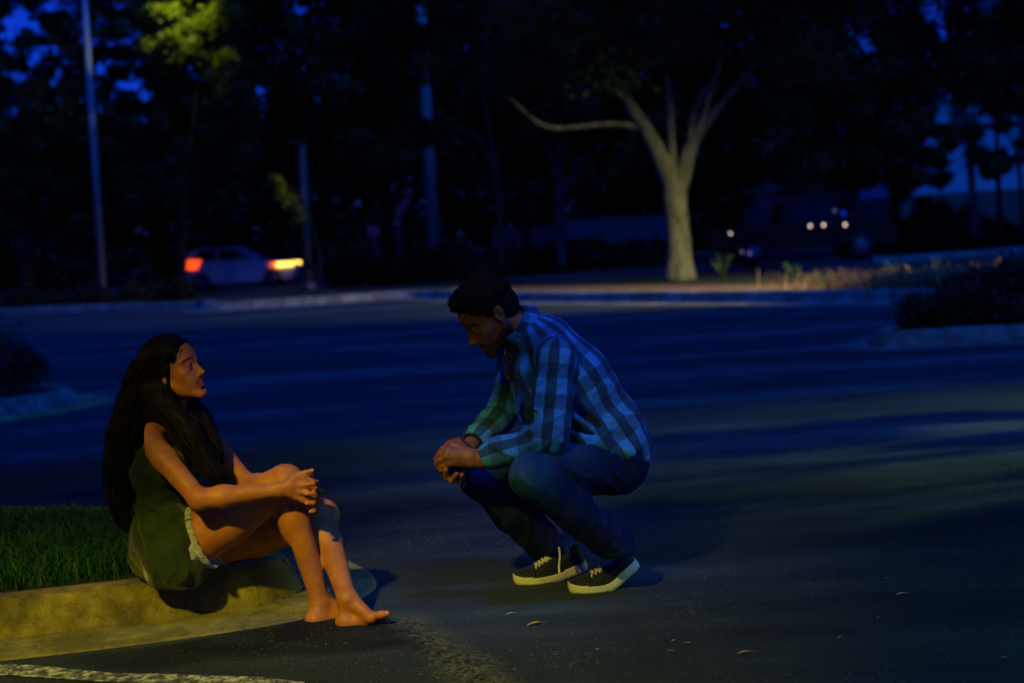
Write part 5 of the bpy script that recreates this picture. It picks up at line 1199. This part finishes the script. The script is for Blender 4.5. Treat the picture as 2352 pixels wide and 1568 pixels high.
# dark pickup on the right
Yp = 43.5; Lp = 5.5; px0 = J(1632, 560, Yp)[0]
tr_b = [(0.03, .55), (0.0, .62), (.02, 1.22), (2.05, 1.24), (4.05, 1.22), (5.2, 1.12), (5.46, .98), (5.48, .62), (5.35, .45), (.2, .45)]
tr_c = [(1.95, 1.22), (2.10, 1.80), (2.4, 1.88), (3.55, 1.86), (4.35, 1.22)]
tk, P = vehicle("black pickup truck parked facing right beyond the mulch bed, chrome glinting", "pickup truck", "pickup_truck", px0+Lp/2, Yp, .05, Lp, tr_b, 2.0, tr_c, M_BCAR, 1, .40, (.20, .79), [[(2.22, 1.28), (2.34, 1.74), (2.95, 1.78), (2.95, 1.28)], [(3.02, 1.28), (3.02, 1.78), (3.50, 1.76), (4.08, 1.28)]], .2)
m_ = MB(); m_.box(tuple(P(-.02, -.99, .92)), tuple(P(.12, -.80, 1.22))); part(m_, "tail_light", simple("red_lens", (.42, .02, .01), .3, .1, 5), tk)
M_GLINT = emis("chrome_glint", (1.0, .72, .55), 2.6); M_GLINT2 = emis("dim_chrome_glint", (.35, .40, 1.0), .55)  # glowing discs stand in for reflections on the pickup's chrome
for x_, y_, rr, mm_, nm in ((1678, 536, .030, M_GLINT, "marker_or_glint"), (1861, 519, .045, M_GLINT, "marker_or_glint"), (1892, 517, .042, M_GLINT, "marker_or_glint"), (1941, 516, .045, M_GLINT, "marker_or_glint"), (1917, 484, .03, M_GLINT2, "marker_or_glint"), (1704, 578, .04, M_GLINT2, "hub_cap_glint"), (1722, 582, .05, M_GLINT2, "hub_cap_glint")):
    p_ = J(x_, y_, Yp-1.03); m_ = MB(); m_.tube([p_+V(-.02, 0, 0), p_+V(.02, 0, 0)], rr, 8); part(m_, "marker_or_glint", mm_, tk)
m_ = MB(); m_.tube([P(3.78, -1.0, 1.38), P(3.80, -1.22, 1.42)], [.05, .09], 8); part(m_, "wing_mirror", M_CHROME, tk)
for x_ in (2.85, 3.35):
    m_ = MB(); m_.tube([P(x_, -1.03, 1.14), P(x_+.16, -1.03, 1.14)], .02, 6); part(m_, "door_handle", M_CHROME, tk)
# notice board and road sign glimpsed between trunks
nb = empty("notice_board", J(858, 560, 66)*V(1, 1, 0)); tag(nb, "small square white notice board left of the thick dark trunk", "notice board")
a, b = J(844, 545, 66), J(872, 517, 66); m_ = MB(); m_.box((a[0], 65.95, a[2]), (b[0], 66.0, b[2])); m_.build("board", simple("white_board", (.75, .78, .82), .8, .05, 4), nb, False)
m_ = MB(); m_.tube([V(a[0]*.5+b[0]*.5, 66.03, 0), V(a[0]*.5+b[0]*.5, 66.03, a[2]+.1)], .04, 8); m_.build("post", M_POLE, nb)
sg = empty("road_sign", J(922, 600, 66)*V(1, 1, 0)); tag(sg, "pale angular road sign between the thick trunk and the utility pole", "road sign")
m_ = MB(); a, b = J(917, 600, 66), J(921, 470, 66); m_.tube([V(a[0], 66, 0), b], .05, 8); m_.build("post", M_POLE, sg)
m_ = MB(); pts = [J(908, 505, 66), J(910, 478, 66), J(928, 455, 66), J(940, 448, 66), J(939, 468, 66), J(922, 490, 66)]; n = len(pts)
m_.add([p+V(0, -.06, 0) for p in pts]+[p for p in pts], [tuple(range(n)), tuple(range(n, 2*n))[::-1]]+[(i, (i+1) % n, n+(i+1) % n, n+i) for i in range(n)]); m_.build("sign_panel", M_WCAR, sg, False)
m_ = MB(); a, b = J(908, 545, 66), J(926, 515, 66); m_.box((a[0], 65.94, a[2]), (b[0], 66.0, b[2])); m_.build("lower_panel", M_WHITEW, sg, False)

# ------------------------------------------------------------------ street lamps out of frame that light the people and the lot
def street_lamp(base, head, aim, energy, color, angle, blend, label, radius=.12):
    base, head, aim = V(*base), V(*head), V(*aim); r = empty("street_lamp", base); tag(r, label, "street lamp", "sodium street lamps of the parking lot")
    d = nrm((head-base)*V(1, 1, 0)) if np.linalg.norm((head-base)[:2]) > .01 else V(1, 0, 0)
    mb = MB(); mb.tube([base, base+V(0, 0, head[2]*.97)], [.09, .06], 12); mb.build("pole", M_POLE, r)
    mb = MB(); mb.tube(smooth_path([base+V(0, 0, head[2]*.95), base*.5+head*V(.5, .5, 0)+V(0, 0, head[2]+.15), head+V(0, 0, .10)-d*.25], 5), .04, 8); mb.build("arm", M_POLE, r)
    mb = MB(); mb.box(tuple(head-V(.35, .18, -.08)), tuple(head+V(.35, .18, .22))); mb.build("lamp_head", M_POLE, r, False)
    l = bpy.data.lights.new("lamp_light", 'SPOT'); l.energy = energy; l.color = color; l.spot_size = R(angle); l.spot_blend = blend; l.shadow_soft_size = radius
    lo = bpy.data.objects.new("lamp_light", l); COL.objects.link(lo); lo.parent = r; lo.location = tuple(head-base)
    lo.rotation_euler = Vector(aim-head).to_track_quat('-Z', 'Y').to_euler(); return r
street_lamp((-3.6, -1.4, 0), (-2.5, -.4, 5.0), (-1.2, 4.35, .0), 1850, (1.0, .76, .016), 38, 1.0, "street lamp on a steel pole behind the viewer at left", .16)
street_lamp((5.2, -4.0, 0), (4.4, -3.2, 5.3), (3.6, 4.3, 0), 800, (.48, 1.0, .06), 54, 1.0, "street lamp on a steel pole behind the viewer at right", .15)
street_lamp((14.0, 23.0, 0), (13.0, 22.5, 7.5), (5.8, 28.4, 0.3), 10500, (1.0, .88, .26), 66, .8, "street lamp on a steel pole beyond the right edge")
street_lamp((14.4, 11.0, 0), (13.5, 10.6, 3.0), (4.6, 8.7, 0.0), 7500, (.62, .85, .10), 27, 1.0, "low lamp on a short post outside the frame at right", .20)
rg = random.Random(12)
side = empty("bush", (5.6, 8.3, 0)); tag(side, "unseen bush added at right to break the lamp light into streaks", "bush")  # added off frame to break the low lamp's light into streaks
leaf_cloud("foliage", [V(5.9+rg.uniform(-.4, .4), 8.2+rg.uniform(-1.7, 1.5), rg.uniform(.25, 1.9)) for i in range(58)], [rg.uniform(.07, .18) for i in range(58)], 9000, .045, M_LEAF, side, .8, .3, 201)
for k in range(5):
    mb = MB(); mb.tube(smooth_path([V(5.7, 8.2, 0), V(5.8+rg.uniform(-.2, .2), 8.2+rg.uniform(-.8, .8), .8), V(5.9, 8.2+rg.uniform(-1.4, 1.3), 1.7)], 4), [.03]*9, 5); mb.build("stem", M_BARK, side)
cl = [(x_, -11+rg.uniform(-1, 1), z_) for x_ in np.arange(-16, 16, .8) for z_ in (.5, 1.5, 2.6, 3.8, 5.0)]+[(-13+rg.uniform(-1, 1), y_, z_) for y_ in np.arange(-10, 16, .8) for z_ in (.5, 1.5, 2.6, 3.8, 5.0)]
wb_ = leaf_cloud("wood", cl, [rg.uniform(.7, 1.1) for _ in cl], 60000, .20, M_BUSH, None, .9, .2, 55); tag(wb_, "unseen wood added behind and left of the viewer to stop low skylight", "woods", kind='stuff')  # added behind the viewer to block skylight from the horizon
# unseen oak crown, added and shaped to keep skylight off the near island
ov = empty("oak_tree", (-7.5, -2.0, 0)); tag(ov, "unseen oak added behind the viewer to keep the skylight off the near kerb", "tree")
mb = MB(); mb.tube(smooth_path([V(-7.5, -2, 0), V(-7.4, -1.9, 2.5), V(-6.9, -1.2, 4.5), V(-5.5, 1.0, 6.2), V(-3.5, 3.0, 6.9), V(-2.0, 4.5, 7.0)], 5), list(np.linspace(.42, .08, 26)), 12)
mb.tube(smooth_path([V(-6.9, -1.2, 4.5), V(-4.0, -1.8, 6.4), V(-1.0, -1.5, 7.1)], 5), list(np.linspace(.22, .07, 11)), 10); mb.build("trunk", M_BARK, ov)
cc = [V(rg.uniform(-10, 5.6), rg.uniform(-6, 7.0), 6.2+rg.uniform(0, 1.6)) for i in range(800)]; cc = [c for c in cc if not (.9 < c[0] < 2.75 and c[1] > 1.5) and not (c[0] > .9 and c[1] > 4.6) and ((c[0]+4.2)**2/38+(c[1]-.5)**2/44 < 1 or (c[0] > 0 and c[1] > -4.5))]
leaf_cloud("crown", cc, [rg.uniform(.5, .85) for _ in cc], 160000, .12, M_LEAF, ov, .6, .2, 301)
LA = V(-2.5, -.4, 5.0); hb = []; hr_ = []  # leaf clumps added on the lamp's rays to shade people and grass
for tgt, k_, rr_ in ((V(-1.15, 5.05, 1.10), 9, .05), (V(-1.22, 5.1, .85), 3, .04), (V(.34, 5.2, .92), 12, .075), (V(.16, 5.1, .66), 8, .05), (V(-.02, 5.35, .78), 12, .06), (V(.10, 4.9, .42), 7, .045), (V(-1.36, 5.15, .42), 12, .07), (V(-2.1, 5.9, .15), 26, .24), (V(-1.6, 6.3, .15), 8, .10)):
    for _ in range(k_): q0 = LA+.45*(tgt-LA); hb.append(q0+V(rg.uniform(-1, 1), rg.uniform(-.5, .5), rg.uniform(-1, 1))*rr_); hr_.append(.045)
leaf_cloud("shade_spray", hb, hr_, 6200, .014, M_LEAF, ov, .9, .2, 311)
build_woman(); build_man()
